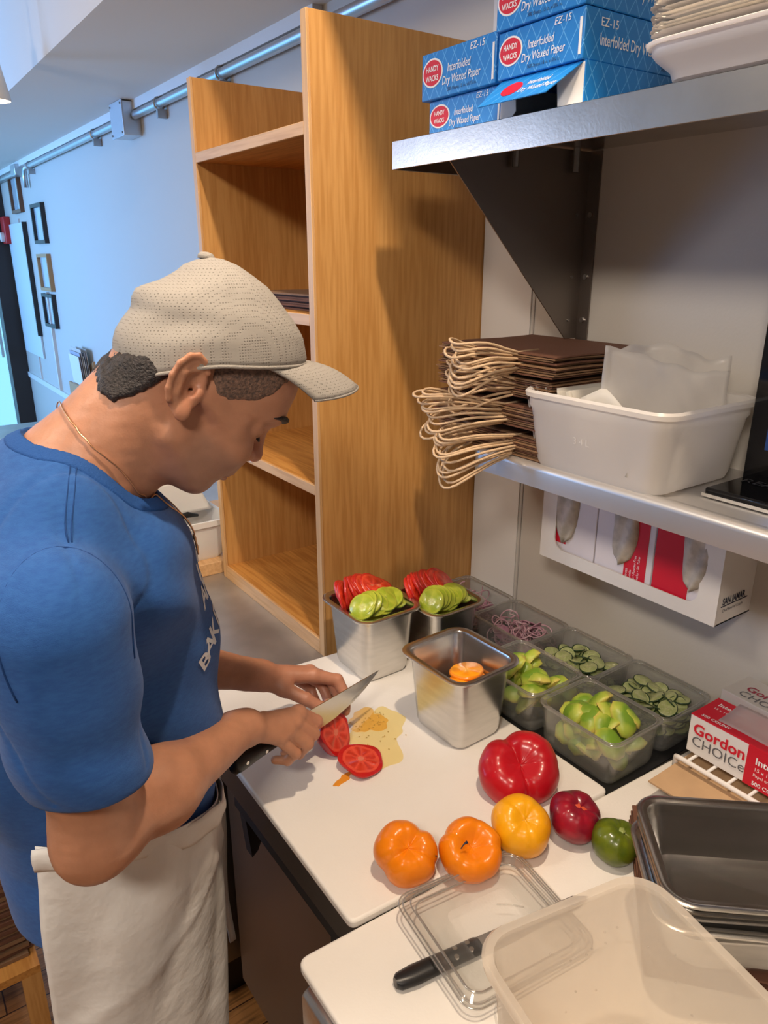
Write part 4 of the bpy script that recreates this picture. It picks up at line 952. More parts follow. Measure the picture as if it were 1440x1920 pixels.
puddle((.655, .985, .9006), .040, .032, 5, clear_plastic('thick_juice', (1.0, .84, .52), .06, .10, (1.0, .60, .20), .02), 'orange patch of juice with seeds near the knife tip', .2)
puddle((.530, .872, .9006), .018, .008, 8, clear_plastic('pulp_juice', (1.0, .7, .3), .1, .5, (.95, .45, .05), .03), 'small orange blob of pulp left of the lying tomato half', .4)
m_seed = pbr('tomato_seed', (.50, .33, .06), .4, coat=.3)
sd = protomesh(MB().rings([[(.0018 * s * math.cos(a), .0011 * s * math.sin(a), z) for a in [2 * math.pi * k / 8 for k in range(8)]] for s, z in ((.5, 0), (1, .0004), (.5, .0009))]), m_seed)
for k in range(46):
    a = rng.uniform(0, 6.28); q = rng.uniform(0, 1) ** .5
    c = (.655, .985, .036, .026) if k < 30 else (.64, .93, .06, .045)
    inst(sd, 'tomato_seed', (c[0] + c[2] * q * math.cos(a), c[1] + c[3] * q * math.sin(a), .9014), (0, 0, rng.uniform(0, 6)), 'tiny tomato seed in the juice on the large board', 'seed', 'seeds in the juice')

# ------------------------------------------------------------------ clear lid, knife under it, big container
m_lid = clear_plastic('clear_lid', (.975, .975, .965), .05, .05, (.95, .93, .9), .09)
m_edgep = clear_plastic('plastic_edge', (.72, .70, .66), .12, .25, (1.0, .98, .95), .35)
t = empty('container_lid', (.535, .515, .909), (A(3), A(2), math.radians(-6))); setp(t, 'clear square lid lying partly on the black handled knife', 'lid')
R = [rr(.100, .088, .022, .0), rr(.100, .088, .022, .004), rr(.096, .084, .020, .0045), rr(.090, .078, .018, .0105), rr(.086, .074, .017, .0105), rr(.082, .070, .016, .002), rr(.05, .04, .012, .0015), rr(.0502, .0402, .012, .0008), rr(.084, .072, .016, .001), rr(.0885, .0765, .018, .0085), rr(.095, .083, .020, .0025), rr(.0985, .0865, .021, .0)]
MB().rings(R, False, False).rings([rr(.05, .04, .012, .0015), rr(.01, .008, .004, .0015)], False, True).out('lid_body', m_lid, t, True, sharp=30, fix=False)
for hx_, hy_, r_, z_ in ((.100, .088, .022, .004), (.0955, .0835, .020, .005), (.088, .076, .018, .0108), (.082, .070, .016, .0022)):
    MB().tube(rr(hx_, hy_, r_, z_), .0011, 6, closed=True).out('moulded_edge', m_edgep, t, True)
MB().tube([(.02, .02, .0025), (.035, .012, .0028), (.05, .0, .0025)], .0012, 6).out('moulded_mark', m_lid, t, True)
kn = empty('black_handled_knife', (.470, .512, .8935), (0, 0, math.radians(-9))); setp(kn, 'knife with a black riveted handle under the clear lid', 'knife')
MB().rings([[(x, w * math.cos(a), .008 + .0075 * math.sin(a)) for a in [2 * math.pi * k / 12 for k in range(12)]] for x, w in ((-.085, .006), (-.080, .011), (-.06, .0135), (0, .012), (.03, .012), (.034, .010))]).out('handle', m_black, kn, True, sharp=50)
MB().prism([(.03, -.012), (.19, -.006), (.21, .0), (.19, .010), (.03, .013)], 'z', .0045, .006).out('blade', m_steel, kn)
for x, y in ((0, .004), (.018, .004), (.018, -.006), (-.004, -.007)):
    MB().cyl((x, y, .0135), (x, y, .0162), .0032, 12).out('rivet', m_steel, kn)
m_cont = clear_plastic('frosted_container', (.99, .96, .91), .18, .42, (1.0, .93, .83), .05)
t = empty('food_container', (.462, .254, .8935), (0, 0, math.radians(-11))); setp(t, 'large open translucent plastic container in the foreground', 'container')
MB().rings(pan_rings(.103, .118, .205, .034, .016, .007, .003, .010, .015)).out('container_body', m_cont, t, True, sharp=45)
MB().tube([(p[0], p[1], p[2]) for p in rr(.0965, .1115, .032, .128)], .0012, 6, closed=True).out('water_line', m_lid, t, True)
text('10 A', (.045, -.055, .060), (-1, 0, 0), (0, 0, 1), .022, pbr('faded_red_print', (.6, .25, .2), .6), t, name='volume_mark')
for k in range(26):
    a = rng.uniform(0, 1)
    if k % 2: p = (rng.uniform(-.08, .08), .103, rng.uniform(.05, .17))
    else: p = (.088, rng.uniform(-.09, .09), rng.uniform(.05, .17))
    MB().rings([[(p[0] + .0014 * s * math.cos(q), p[1] + .0014 * s * math.sin(q), p[2] + z) for q in [2 * math.pi * j / 8 for j in range(8)]] for s, z in ((.3, -.0014), (1, 0), (.3, .0014))]).out('water_drop', m_lid, t, True)
# bag pile far left on a floor shelf behind the cook
t = empty('wooden_shelf', (-.06, 1.64, 0)); setp(t, 'low wooden shelf stand behind the cook at the left edge', 'shelf')
MB().box((-.30, -.2, .22), (.14, .3, .24)).out('shelf_board', m_oak_y, t)
for x, y in ((-.28, -.18), (.12, -.18), (-.28, .28), (.12, .28)): MB().box((x - .02, y - .02, 0), (x + .02, y + .02, .22)).out('leg', m_oak, t)
for k in range(24):
    z = .241 + k * .012
    t = empty('paper_bag', (-.06, 1.64, z), (0, 0, rng.normal() * .03)); setp(t, 'folded brown bag with rope handles on the low shelf behind the cook', 'paper bag', 'bags on the low shelf')
    MB().box((-.20, -.16, 0), (.13, .16, .009)).out('bag', m_bagdk if k % 2 else m_kraft, t)
    MB().tube([(.12, -.10, .005), (.15, -.08, .004), (.168, -.03, 0), (.15, .03, .004), (.12, .05, .005)], .003, 6).out('handle', m_twine, t, True)
# ------------------------------------------------------------------ the cook
HO = np.array([.305, .83, 1.585])
hf = np.array([0.70293, -0.10624, -0.70328]); hs = np.array([-0.14944, -0.98877, 0]); hu = np.array([0.69538, -0.1051, 0.71091])
def HW(f, s, u): return HO + (f * hf + s * hs + u * hu) / 1000.0
def HL(p): q = p - HO; return np.stack([q @ hf, q @ hs, q @ hu], 1) * 1000.0
person = empty('person', (.13, .86, 0)); setp(person, 'man in blue t-shirt, grey cap and white apron slicing a tomato', 'person')
def adopt(o, p=None):
    p = p or person; bpy.context.view_layer.update(); o.parent = p; o.matrix_parent_inverse = p.matrix_world.inverted(); return o
def pmesh(name, P, Q, mat, smooth=True, parent=None):
    o = mesh(name, P, Q, mat, None, smooth); return adopt(o, parent)

def head_sdf(p, ear=True):
    q = HL(p); f, s, u = q[:, 0], q[:, 1], q[:, 2]; a = np.abs(s); Q = np.stack([f, a, u], 1)
    d = sd_ell(Q, (9, 0, 46), (95, 74, 84))
    d = smin(d, sd_ell(Q, (52, 0, 52), (56, 62, 60)), 20)
    d = smin(d, sd_ell(Q, (-36, 0, 5), (44, 54, 50)), 25)
    d = smin(d, sd_ell(Q, (52, 0, -22), (50, 55, 66)), 22)
    d = smin(d, sd_cap(Q, (84, 34, 34), (103, 8, 38), 13, 13), 16)          # brow ridge
    d = smin(d, sd_cap(Q, (58, 50, -4), (10, 66, -2), 11, 9), 20)            # cheek bone
    d = smin(d, sd_ell(Q, (70, 30, -26), (34, 26, 28)), 18)
    d = smin(d, sd_ell(Q, (80, 0, -42), (33, 33, 30)), 16)                   # muzzle
    d = smin(d, sd_cap(Q, (14, 46, -56), (70, 22, -80), 18, 16), 30)          # jaw
    d = smin(d, sd_ell(Q, (80, 0, -82), (19, 24, 18)), 12)                   # chin
    d = smin(d, sd_ell(Q, (40, 0, -76), (40, 38, 26)), 20)
    d = smax(d, -sd_ell(Q, (112, 36, 14), (24, 17, 13)), 14)                 # eye sockets
    d = smin(d, sd_ell(Q, (81, 34, 10), (15.5, 15, 13.5)), 7)                # lid over the eye
    d = smax(d, -sd_cap(Q, (99, 22, 20), (90, 50, 15), 1.3, 1.3), 2.5)
    d = smin(d, sd_cap(Q, (101, 0, 22), (117, 0, -8), 8.5, 8), 10)           # nose bridge
    d = smin(d, sd_ell(Q, (118.5, 0, -14), (11, 10.5, 10)), 7)
    d = smin(d, sd_ell(Q, (106, 12, -20), (11, 7.5, 8.5)), 6)                # wing
    d = smax(d, -sd_ell(Q, (112, 6.5, -27), (5, 3.5, 4)), 3)                 # nostril
    d = smin(d, sd_cap(Q, (110, 0, -48), (97, 20, -53), 5.6, 3.2), 5)        # upper lip
    d = smin(d, sd_cap(Q, (106.5, 0, -60), (96, 17, -57), 6.0, 3.5), 5)      # lower lip
    d = smax(d, -sd_cap(Q, (115, 0, -54.2), (93, 27, -56.5), 2.0, 1.6), 3) # mouth line
    d = smax(d, -sd_ell(Q, (110, 0, -71), (8, 20, 5)), 8)
    if not ear: return d / 1000.0
    # ear (both sides)
    an = math.radians(-20); c_, s_ = math.cos(an), math.sin(an)
    fx, uz = Q[:, 0] + 17, Q[:, 2] + 6; R = np.stack([fx * c_ - uz * s_, (Q[:, 1] - 75) - .34 * np.maximum(-fx + 6, 0), fx * s_ + uz * c_], 1)
    e = sd_ell(R, (0, 0, 3), (21, 5, 33))
    e = smax(e, -sd_ell(R, (3, 8, 6), (14, 8.5, 23)), 3)
    pts_ = [(19.5 * math.cos(a), 2.5, 4 + 31 * math.sin(a)) for a in [math.radians(t_) for t_ in (35, 62, 90, 118, 146, 174, 202, 226)]]
    for k_ in range(len(pts_) - 1): e = smin(e, sd_cap(R, pts_[k_], pts_[k_ + 1], 3.6, 3.6), 2)
    e = smin(e, sd_ell(R, (5, 1, -27), (9, 5, 10)), 4)
    e = smin(e, sd_ell(R, (14, 1, -4), (5, 4, 7)), 4)
    e = smin(e, sd_cap(R, (-7, 3, 16), (-7, 3, -10), 2.4, 2.4), 4)
    e = smin(e, sd_cap(R, (-7, 3, 14), (8, 3, 22), 2.0, 1.6), 4)
    e = smax(e, -sd_ell(R, (7, 5, -2), (5, 9, 6)), 2.5)
    d = smin(d, e, 5)
    return d / 1000.0
# knife
KE = np.array([.338, .876, 1.008]); KT = np.array([.689, .990, .974]); KK = (KT - KE) / np.linalg.norm(KT - KE)
KU = np.array([0, 0, 1.]) - KK * KK[2]; KU /= np.linalg.norm(KU); KN = np.cross(KK, KU); KG = KE + KK * .11
def G_(k, n, u): return KG + (KK * k + KN * n + KU * u) / 1000.0
# right hand joints: lists of (point, radius mm)
RW = G_(-92, 10, 62)
rfing = [
 [((12, 22, 46), 11.5), ((46, 30, 20), 10), ((55, 17, -4), 9), ((50, -4, -12), 8)],
 [((-4, 28, 40), 12), ((30, 38, 8), 10.5), ((34, 22, -18), 9), ((24, 0, -24), 8)],
 [((-22, 30, 34), 11.5), ((12, 42, 0), 10), ((14, 24, -26), 8.5), ((4, 2, -29), 7.5)],
 [((-38, 28, 27), 10.5), ((-10, 38, -8), 8.5), ((-10, 22, -28), 7.5), ((-20, 4, -30), 6.8)]]
rthumb = [((-60, -6, 44), 13), ((-26, -17, 36), 12), ((8, -19, 24), 10.5), ((36, -14, 14), 8.5)]
LWp = np.array([.478, 1.062, 1.022])
lf = [
 [((.568, 1.028, 1.006), 12.5), ((.607, 1.012, .992), 11), ((.613, .993, .968), 9.8), ((.602, .976, .948), 8.6)],
 [((.570, 1.046, 1.004), 12.5), ((.606, 1.031, .983), 11), ((.609, 1.010, .958), 9.6), ((.596, .992, .942), 8.5)],
 [((.563, 1.062, .996), 12), ((.595, 1.049, .970), 10.5), ((.596, 1.028, .948), 9.2), ((.584, 1.009, .936), 8)],
 [((.553, 1.076, .984), 11), ((.580, 1.065, .958), 9.5), ((.580, 1.046, .938), 8), ((.570, 1.029, .930), 7.2)]]
lthumb = [((.506, 1.030, 1.002), 13), ((.535, 1.000, .985), 11.5), ((.557, .985, .968), 10), ((.572, .972, .952), 8.5)]
ELR = np.array([.118, .712, 1.128]); SHR = np.array([.112, .705, 1.390])
ELL = np.array([.26, 1.13, 1.10]); SHL = np.array([.165, 1.085, 1.345])
def chain(p, pts, d=None, k=.004):
    o = None
    for i in range(len(pts) - 1):
        c = sd_cap(p, pts[i][0], pts[i + 1][0], pts[i][1] / 1000, pts[i + 1][1] / 1000); o = c if o is None else smin(o, c, k)
    return o
def hand(p, wrist, fing, thumb, wr, palmk=.012):
    palm = None
    for i, fg in enumerate(fing):
        base = wrist + (fg[0][0] - wrist) * .18 + 0
        c = sd_cap(p, base, fg[0][0], .0145, fg[0][1] / 1000 + .0005); palm = c if palm is None else smin(palm, c, palmk)
    palm = smin(palm, sd_cap(p, wrist, thumb[0][0], .019, .015), .015)
    d = palm
    for fg in fing: d = smin(d, chain(p, fg), .0035)
    d = smin(d, chain(p, thumb), .007)
    for fg in fing:   # knuckle bumps
        d = smin(d, sd_ell(p, fg[0][0] + np.array([0, 0, .003]), (.0105,) * 3), .006)
    return smin(d, sd_cap(p, wrist, wrist + (wrist - (fing[0][0][0] + fing[3][0][0]) / 2) * .25, .0215, .0235), .014)
rf_w = [[(G_(*a), r) for a, r in fg] for fg in rfing]; rt_w = [(G_(*a), r) for a, r in rthumb]
lf_w = [[(np.array(a), r) for a, r in fg] for fg in lf]; lt_w = [(np.array(a), r) for a, r in lthumb]
def arm(p, sh, el, wr):
    d = sd_cap(p, sh, el, .052, .043)
    ax = (wr - el); d = smin(d, sd_cap(p, el, el + ax * .35, .041, .045), .03)
    d = smin(d, sd_cap(p, el + ax * .35, wr, .0445, .0245), .03)
    return smin(d, sd_ell(p, el + np.array([-.012, -.004, -.016]), (.03, .03, .03)), .02)
NB = HW(-38, 0, -30)
def body_sdf(p, ear=True):
    h = head_sdf(p, ear)
    nk = sd_cap(p, HW(-22, 0, -22), np.array([.184, .862, 1.493]), .059, .063)
    nk = smin(nk, sd_cap(p, HW(12, 0, -60), np.array([.228, .862, 1.478]), .031, .043), .025)
    nk = smin(nk, sd_cap(p, np.array([.175, .868, 1.475]), np.array([.14, .80, 1.44]), .052, .042), .04)
    nk = smin(nk, sd_cap(p, np.array([.175, .868, 1.475]), np.array([.15, .95, 1.42]), .052, .042), .04)
    nk = smin(nk, sd_ell(p, (.16, .88, 1.39), (.07, .10, .08)), .04)
    d = smin(h, nk, .020)
    r = smin(arm(p, SHR, ELR, RW), hand(p, RW, rf_w, rt_w, .02), .016)
    l = smin(arm(p, SHL, ELL, LWp), hand(p, LWp, lf_w, lt_w, .02), .016)
    d = smin(d, sd_cap(p, SHR, np.array([.15, .90, 1.38]), .05, .07), .03); d = smin(d, sd_cap(p, SHL, np.array([.16, .92, 1.37]), .05, .07), .03)
    d = smin(d, r, .01); d = np.minimum(d, l)
    return d + .0004 * vnoise(p, 220, 3)
P, Q = sdf_mesh(body_sdf, (-.03, .62, .915), (.66, 1.19, 1.735), .0026)
m_skin = bpy.data.materials.new('skin'); N, L = nodes(m_skin); b = N['Principled BSDF']
b.inputs['Roughness'].default_value = .46; b.inputs['Subsurface Weight'].default_value = .12; b.inputs['Subsurface Radius'].default_value = (1, .35, .2); b.inputs['Subsurface Scale'].default_value = .008
at = N.new('ShaderNodeAttribute'); at.attribute_name = 'tone'; tc = N.new('ShaderNodeTexCoord')
nz = N.new('ShaderNodeTexNoise'); nz.inputs['Scale'].default_value = 35; nz.inputs['Detail'].default_value = 4; L.new(tc.outputs['Object'], nz.inputs[0])
mx = N.new('ShaderNodeMix'); mx.data_type = 'RGBA'; mx.blend_type = 'MULTIPLY'; mx.inputs[0].default_value = 1
mr = N.new('ShaderNodeMapRange'); mr.inputs[1].default_value = .3; mr.inputs[2].default_value = .7; mr.inputs[3].default_value = .88; mr.inputs[4].default_value = 1.08; L.new(nz.outputs[0], mr.inputs[0])
L.new(at.outputs['Color'], mx.inputs[6]); L.new(mr.outputs[0], mx.inputs[7]); L.new(mx.outputs[2], b.inputs['Base Color'])
n3 = N.new('ShaderNodeTexNoise'); n3.inputs['Scale'].default_value = 420; L.new(tc.outputs['Object'], n3.inputs[0])
bn = N.new('ShaderNodeBump'); bn.inputs['Strength'].default_value = .18; bn.inputs['Distance'].default_value = .001; L.new(n3.outputs[0], bn.inputs['Height']); L.new(bn.outputs[0], b.inputs['Normal'])
body = pmesh('body', P, Q, m_skin)
# natural skin colour variation: beard shadow, lips, redder nose, ears and hands
q = HL(P); f, s, u = q[:, 0], np.abs(q[:, 1]), q[:, 2]
base = np.tile(np.array([.50, .235, .135]), (len(P), 1))
def tint(mask, col): base[:] = base * (1 - mask[:, None]) + np.array(col) * mask[:, None]
sm = lambda x, a, c: np.clip((x - a) / (c - a), 0, 1) ** 2 * (3 - 2 * np.clip((x - a) / (c - a), 0, 1))
onhead = (P[:, 2] > 1.38) & (f > -10)
beard = onhead * sm(-u, 22, 42) * sm(f, 15, 45) * sm(105 + u, 0, 8) * .52; tint(beard, (.26, .15, .11))
tint(onhead * np.exp(-((f - 112) / 14) ** 2 - ((u + 14) / 14) ** 2 - (s / 16) ** 2) * .5, (.56, .20, .14))
lips = onhead * np.exp(-((u + 54 + .0 * s) / 7.5) ** 4) * sm(f, 93, 98) * (s < 24); tint(lips * .55, (.36, .13, .11))
tint(onhead * np.exp(-((f + 14) / 22) ** 2 - ((u + 8) / 30) ** 2) * sm(s, 68, 76) * .35, (.55, .20, .12))
hands = sm(.016 + 0 * P[:, 0], 0, .01) * sm(P[:, 0], .44, .52) * (P[:, 2] < 1.1); tint(hands * .35, (.52, .21, .14))
ca = body.data.color_attributes.new('tone', 'FLOAT_COLOR', 'POINT'); ca.data.foreach_set('color', np.concatenate([base, np.ones((len(P), 1))], 1).astype(np.float32).ravel())

# eyebrows, lashes
m_hair = pbr('dark_hair', (.012, .009, .008), .55, bump=.6, bscale=300)
for sg in (1, -1):
    pts = [tuple(HW(f_, sg * s_, u_)) for f_, s_, u_ in ((117.5, 12, 39), (115, 20, 41), (109, 31, 41), (100, 42, 38), (90, 50, 32))]
    o = MB().tube(pts, [.0036, .0052, .0050, .0036, .0014], 8, flat=.75).out('eyebrow', m_hair, None, True); adopt(o)
    pts = [tuple(HW(f_, sg * s_, u_)) for f_, s_, u_ in ((93, 22, 4), (99, 29, 2), (98.5, 38, 1), (92.5, 47, 4))]
    o = MB().tube(pts, [.0008, .0014, .0015, .0008], 6).out('eyelash', m_hair, None, True); adopt(o)
# hair: cropped sides, longer dark nape
side_poly = [(-12, 34), (0, 18), (14, 8), (30, 11), (44, 22), (56, 30), (66, 48), (74, 76), (60, 100), (0, 62)]
nape_poly = [(-82, -40), (-78, -24), (-62, -6), (-46, 7), (-30, 20), (-24, 26), (-26, 6), (-35, -14), (-45, -38), (-54, -56), (-60, -66), (-70, -66), (-80, -54)]
def hair_fn(poly, off, ns, amp, wd):
    def fn(p):
        q = HL(p); d = head_sdf(p) - off - amp * vnoise(p, ns, 2); pd = polydist(poly, q[:, 0], q[:, 2]) / 1000.0
        return smax(d, pd + off * .2 + .002 * vnoise(p, 500, 5), .006)
    return fn
P, Q = sdf_mesh(hair_fn(side_poly, .0012, 900, .0006, 0), (.14, .72, 1.44), (.47, .94, 1.74), .0024, 1)
pmesh('hair', P, Q, pbr('cropped_hair', (.09, .062, .050), .7, noise=0, nscale=320, col2=(.26, .15, .105), bump=1.0, bscale=500))
def nape_fn(p):
    q = HL(p); off = .0062
    nk = sd_cap(p, HW(-22, 0, -20), np.array([.184, .860, 1.493]), .055, .055)
    d = body_sdf(p, False) - off * np.clip((-q[:, 0] - 28) / 18, 0.15, 1) - .0010 * vnoise(p, 450, 2)
    return smax(d, polydist(nape_poly, q[:, 0], q[:, 2]) / 1000.0 - .002 + .0035 * vnoise(p, 420, 5), .007)
P, Q = sdf_mesh(nape_fn, (.11, .72, 1.46), (.36, .94, 1.74), .0024, 1)
pmesh('hair', P, Q, pbr('nape_hair', (.014, .012, .012), .5, noise=0, nscale=260, col2=(.05, .04, .038), bump=1.2, bscale=420))

# cap
e1 = np.array([.82, 0, .572]); e2 = np.array([-.572, 0, .82]); cc = np.array([9., 0, 36.])
def CW(a, s_, h): v = cc + e1 * a + e2 * h; return HW(v[0], s_, v[2])
fr = [(-12, 104), (0, 107), (22, 109), (45, 101), (62, 87), (80, 68), (94, 52), (104, 33), (112, 16), (116, -2)]
bk = [(-3, -108), (10, -110), (24, -108), (38, -101), (50, -93), (62, -93), (72, -89), (84, -64), (96, -48), (104, -41), (112, -26), (116, -16)]
def itp(tab, h): return float(np.interp(h, [t[0] for t in tab], [t[1] for t in tab]))
NR = 34; NT = 96; R = []
for i in range(NR + 1):
    v = i / NR; h = 115.5 * math.sin(v * math.pi / 2) ** .92; R_ = []
    for k in range(NT):
        ph = 2 * math.pi * k / NT; c, s_ = math.cos(ph), math.sin(ph)
        low = 7 + 9 * c if c > 0 else 7 - 34 * (-c) ** 1.4
        hh = h + low * (1 - v)
        af, ab = itp(fr, hh), itp(bk, hh); mid = (af + ab) / 2 * (1 - .2 * (1 - v)) ; 
        hw = 84.5 * math.sqrt(max(0, 1 - (h / 117) ** 2.3))
        a = (mid + (af - mid) * abs(c) ** .92) if c > 0 else (mid - (mid - ab) * abs(c) ** .92)
        # soft folds of the cloth at the back and side
        w_ = math.exp(-((ph - math.pi * .72) / .55) ** 2) + math.exp(-((ph - math.pi * 1.28) / .55) ** 2)
        fold = (.8 + 2.8 * math.sin(h * .095 + 3.0 * ph) + 1.8 * math.sin(h * .2 - 2 * ph)) * math.sin(min(1, v * 1.4) * math.pi) * (w_ * .9 + .12)
        seam = -0.9 * sum(math.exp(-(((ph - sa + math.pi) % (2 * math.pi) - math.pi) / .022) ** 2) for sa in [math.pi * (j / 3 + 1 / 6) for j in range(6)])
        lp = CW(a, s_ * (hw + fold + seam), hh); R_.append(tuple(lp))
    R.append(R_)
m_cap = bpy.data.materials.new('cap_mesh_fabric'); N, L = nodes(m_cap); b = N['Principled BSDF']; b.inputs['Roughness'].default_value = .85
tc = N.new('ShaderNodeTexCoord'); vo = N.new('ShaderNodeTexVoronoi'); vo.inputs['Scale'].default_value = 330; vo.inputs['Randomness'].default_value = .12; L.new(tc.outputs['Object'], vo.inputs[0])
mr = N.new('ShaderNodeMapRange'); mr.inputs[1].default_value = .12; mr.inputs[2].default_value = .34; L.new(vo.outputs[0], mr.inputs[0])
mx = N.new('ShaderNodeMix'); mx.data_type = 'RGBA'; mx.inputs[6].default_value = (.20, .18, .155, 1); mx.inputs[7].default_value = (.37, .34, .30, 1); L.new(mr.outputs[0], mx.inputs[0]); L.new(mx.outputs[2], b.inputs['Base Color'])
bn = N.new('ShaderNodeBump'); bn.inputs['Strength'].default_value = .5; bn.inputs['Distance'].default_value = .001; L.new(mr.outputs[0], bn.inputs['Height']); L.new(bn.outputs[0], b.inputs['Normal'])
cap = MB().rings(R, False, True).out('cap', m_cap, None, True, solid=.0016); adopt(cap)
m_band = pbr('cap_binding', (.38, .35, .31), .8, bump=.5, bscale=600)
o = MB().tube([tuple(Vector(p)) for p in R[0]], .0022, 8, closed=True).out('binding', m_band, None, True); adopt(o, cap)
bc = Vector(CW(-18, 0, 117)); o = MB().rings([[tuple(CW(-18 + r * math.cos(a), r * math.sin(a), z)) for a in [2 * math.pi * k / 16 for k in range(16)]] for r, z in ((9.5, 114), (9.5, 117.5), (7, 120.5), (2, 121.5))]).out('button', m_band, None, True); adopt(o, cap)
for k in (1, 2):
    pass
# brim
Bm = []; NS = 29; NL = 10
def brim_pt(t, l, th=0):
    ph = t * math.radians(66); A_ = np.array([-10 + 116 * math.cos(ph), 82 * math.sin(ph)])
    O_ = np.array([60 + 124 * math.cos(ph * 1.06), 76 * math.sin(ph * 1.06) / math.sin(math.radians(70)) * .97])
    w_ = A_ + (O_ - A_) * l; s_ = w_[1]
    h = (7 + 9 * math.cos(ph)) * (1 - l) - 8 * l - 16 * l * (abs(s_) / 76) ** 2 + 8 * math.sin(l * math.pi * .9) * (1 - .5 * (s_ / 76) ** 2)
    return tuple(CW(w_[0], s_, h - th))
top_ = [[brim_pt(-1 + 2 * i / (NS - 1), j / NL) for j in range(NL + 1)] for i in range(NS)]
brim = MB().grid(top_).out('brim', m_cap, None, True, solid=.003); adopt(brim, cap)
edge = [brim_pt(-1 + 2 * i / (NS - 1), 1) for i in range(NS)]
o = MB().tube(edge, .0018, 6).out('brim_edge', m_band, None, True); adopt(o, brim)

# shirt ------------------------------------------------------------
Z = [.82, .92, .96, 1.02, 1.09, 1.16, 1.24, 1.315, 1.39, 1.45, 1.50, 1.56]
FRT = [.308, .314, .325, .340, .353, .355, .350, .333, .308, .278, .24, .21]
BCK = [.030, .026, .028, .022, .004, -.012, -.02, -.018, .0, .035, .07, .12]
RY = [.150, .145, .138, .136, .137, .143, .152, .160, .160, .140, .105, .08]
def torso(p, grow=0.0, yc=.945):
    z = p[:, 2]; fz = np.interp(z, Z, FRT) + grow; bz = np.interp(z, Z, BCK) - grow; ry = np.interp(z, Z, RY) + grow
    cx_ = (fz + bz) / 2; rx = (fz - bz) / 2
    g = (np.abs((p[:, 0] - cx_) / rx) ** 2.15 + np.abs((p[:, 1] - yc) / ry) ** 2.15) ** (1 / 2.15)
    return (g - 1) * np.minimum(rx, ry) * .92
sl_dir = (ELR - SHR) / np.linalg.norm(ELR - SHR)
def sleeve(p, sh, el, end, r0=.083, r1=.062):
    ax = (el - sh) / np.linalg.norm(el - sh); L_ = np.linalg.norm(el - sh)
    d = sd_cap(p, sh, sh + ax * L_ * 1.0, r0, r1)
    cut = (p - (sh + ax * end)) @ ax
    d = smax(d, cut, .006); inner = sd_cap(p, sh, sh + ax * L_ * 1.4, r1 - .005, r1 - .005)
    return d, smax(-(inner), -(cut + .03), .004), cut
def neckhole(p):
    nkx = sd_cap(p, (.275, .850, 1.60), (.212, .860, 1.487), .085, .060)
    nk2 = sd_cap(p, (.185, .852, 1.66), (.198, .860, 1.510), .075, .062)
    return smin(nkx, nk2, .02)
def shirt_sdf(p):
    z = p[:, 2]
    t = torso(p)
    t = smin(t, sd_ell(p, (.130, .868, 1.432), (.130, .150, .117)), .05)
    t = smax(t, z - 1.42, .05); t = smin(t, sd_ell(p, (.185, .872, 1.365), (.118, .135, .125)), .04); t = smin(t, sd_cap(p, (.125, .888, 1.445), (.108, .755, 1.41), .078, .066), .05)
    t = smin(t, sd_cap(p, (.130, .90, 1.43), (.160, 1.04, 1.355), .078, .064), .05)
    t = smin(t, sd_cap(p, (.165, .868, 1.475), (.14, .80, 1.46), .070, .062), .03)
    s1, i1, c1 = sleeve(p, SHR + np.array([-.004, .002, 0]), ELR, .185, .074, .062)
    s2, i2, c2 = sleeve(p, SHL, ELL, .19, .074, .062)
    # folds
    fold = .0045 * np.sin((p[:, 0] * 26 + p[:, 2] * 34 + 5 * p[:, 1]) ) * np.exp(-((p[:, 2] - 1.18) / .14) ** 2)
    fold = fold + .006 * np.sin(p @ np.array([34., 20., 62.]) + 2 * np.sin(p @ np.array([14., -9, 6.]))) * np.exp(-((p[:, 0] - .24) / .06) ** 2 - ((z - 1.33) / .07) ** 2)
    fold = fold + .0055 * vnoise(p, 22, 11) + .0022 * vnoise(p * np.array([1, 1, .5]), 55, 12)
    arm_f = .004 * np.sin((p - SHR) @ np.array([18., 0, 55.]) + 1.5) * np.exp(-((p[:, 2] - 1.24) / .06) ** 2)
    # armhole crease
    d = smin(t, np.minimum(s1, s2), .014)
    d = d + fold * .9 + arm_f * np.exp(-np.maximum(s1, 0) / .01)
    seam = np.abs((p - (SHR + np.array([.0, .022, .0]))) @ np.array([.10, -.93, .36]) )
    d = d + .0022 * np.exp(-(seam / .0035) ** 2) * (p[:, 1] < .80) * (p[:, 2] > 1.22)
    sh2 = np.abs((p[:, 0] - (.128 - .10 * (1.47 - z))) ) ; d = d + .0012 * np.exp(-(sh2 / .003) ** 2) * (z > 1.43)
    # hollow for neck and sleeves
    d = smax(d, -neckhole(p), .004)
    arm_in = smax(sd_cap(p, SHR, ELR, .057, .0555), -(c1 + .035), .003); d = smax(d, -arm_in, .003)
    arm_i2 = smax(sd_cap(p, SHL, ELL, .057, .0555), -(c2 + .035), .003); d = smax(d, -arm_i2, .003)
    d = smax(d, (.868 + .004 * np.sin(p[:, 1] * 40 + p[:, 0] * 30)) - z, .004)
    return d
P, Q = sdf_mesh(shirt_sdf, (-.06, .60, .85), (.37, 1.20, 1.60), .0042, 1)
m_shirt = pbr('blue_jersey', (.013, .085, .31), .85, noise=0, nscale=90, nstretch=(1, 1, 3), col2=(.020, .108, .36), bump=.35, bscale=700)
m_shirt.node_tree.nodes['Principled BSDF'].inputs['Sheen Weight'].default_value = .1
shirt = pmesh('t_shirt', P, Q, m_shirt)
bvh = BVHTree.FromPolygons([tuple(v) for v in P], [tuple(int(i) for i in f_) for f_ in Q])
def onshirt(x, y, z, off=.0008):
    c = bvh.find_nearest(Vector((x, y, z))); n = c[1]
    if (Vector(c[0]) - Vector((.15, .94, z))).dot(n) < 0: n = -n
    return c[0] + n * off, n
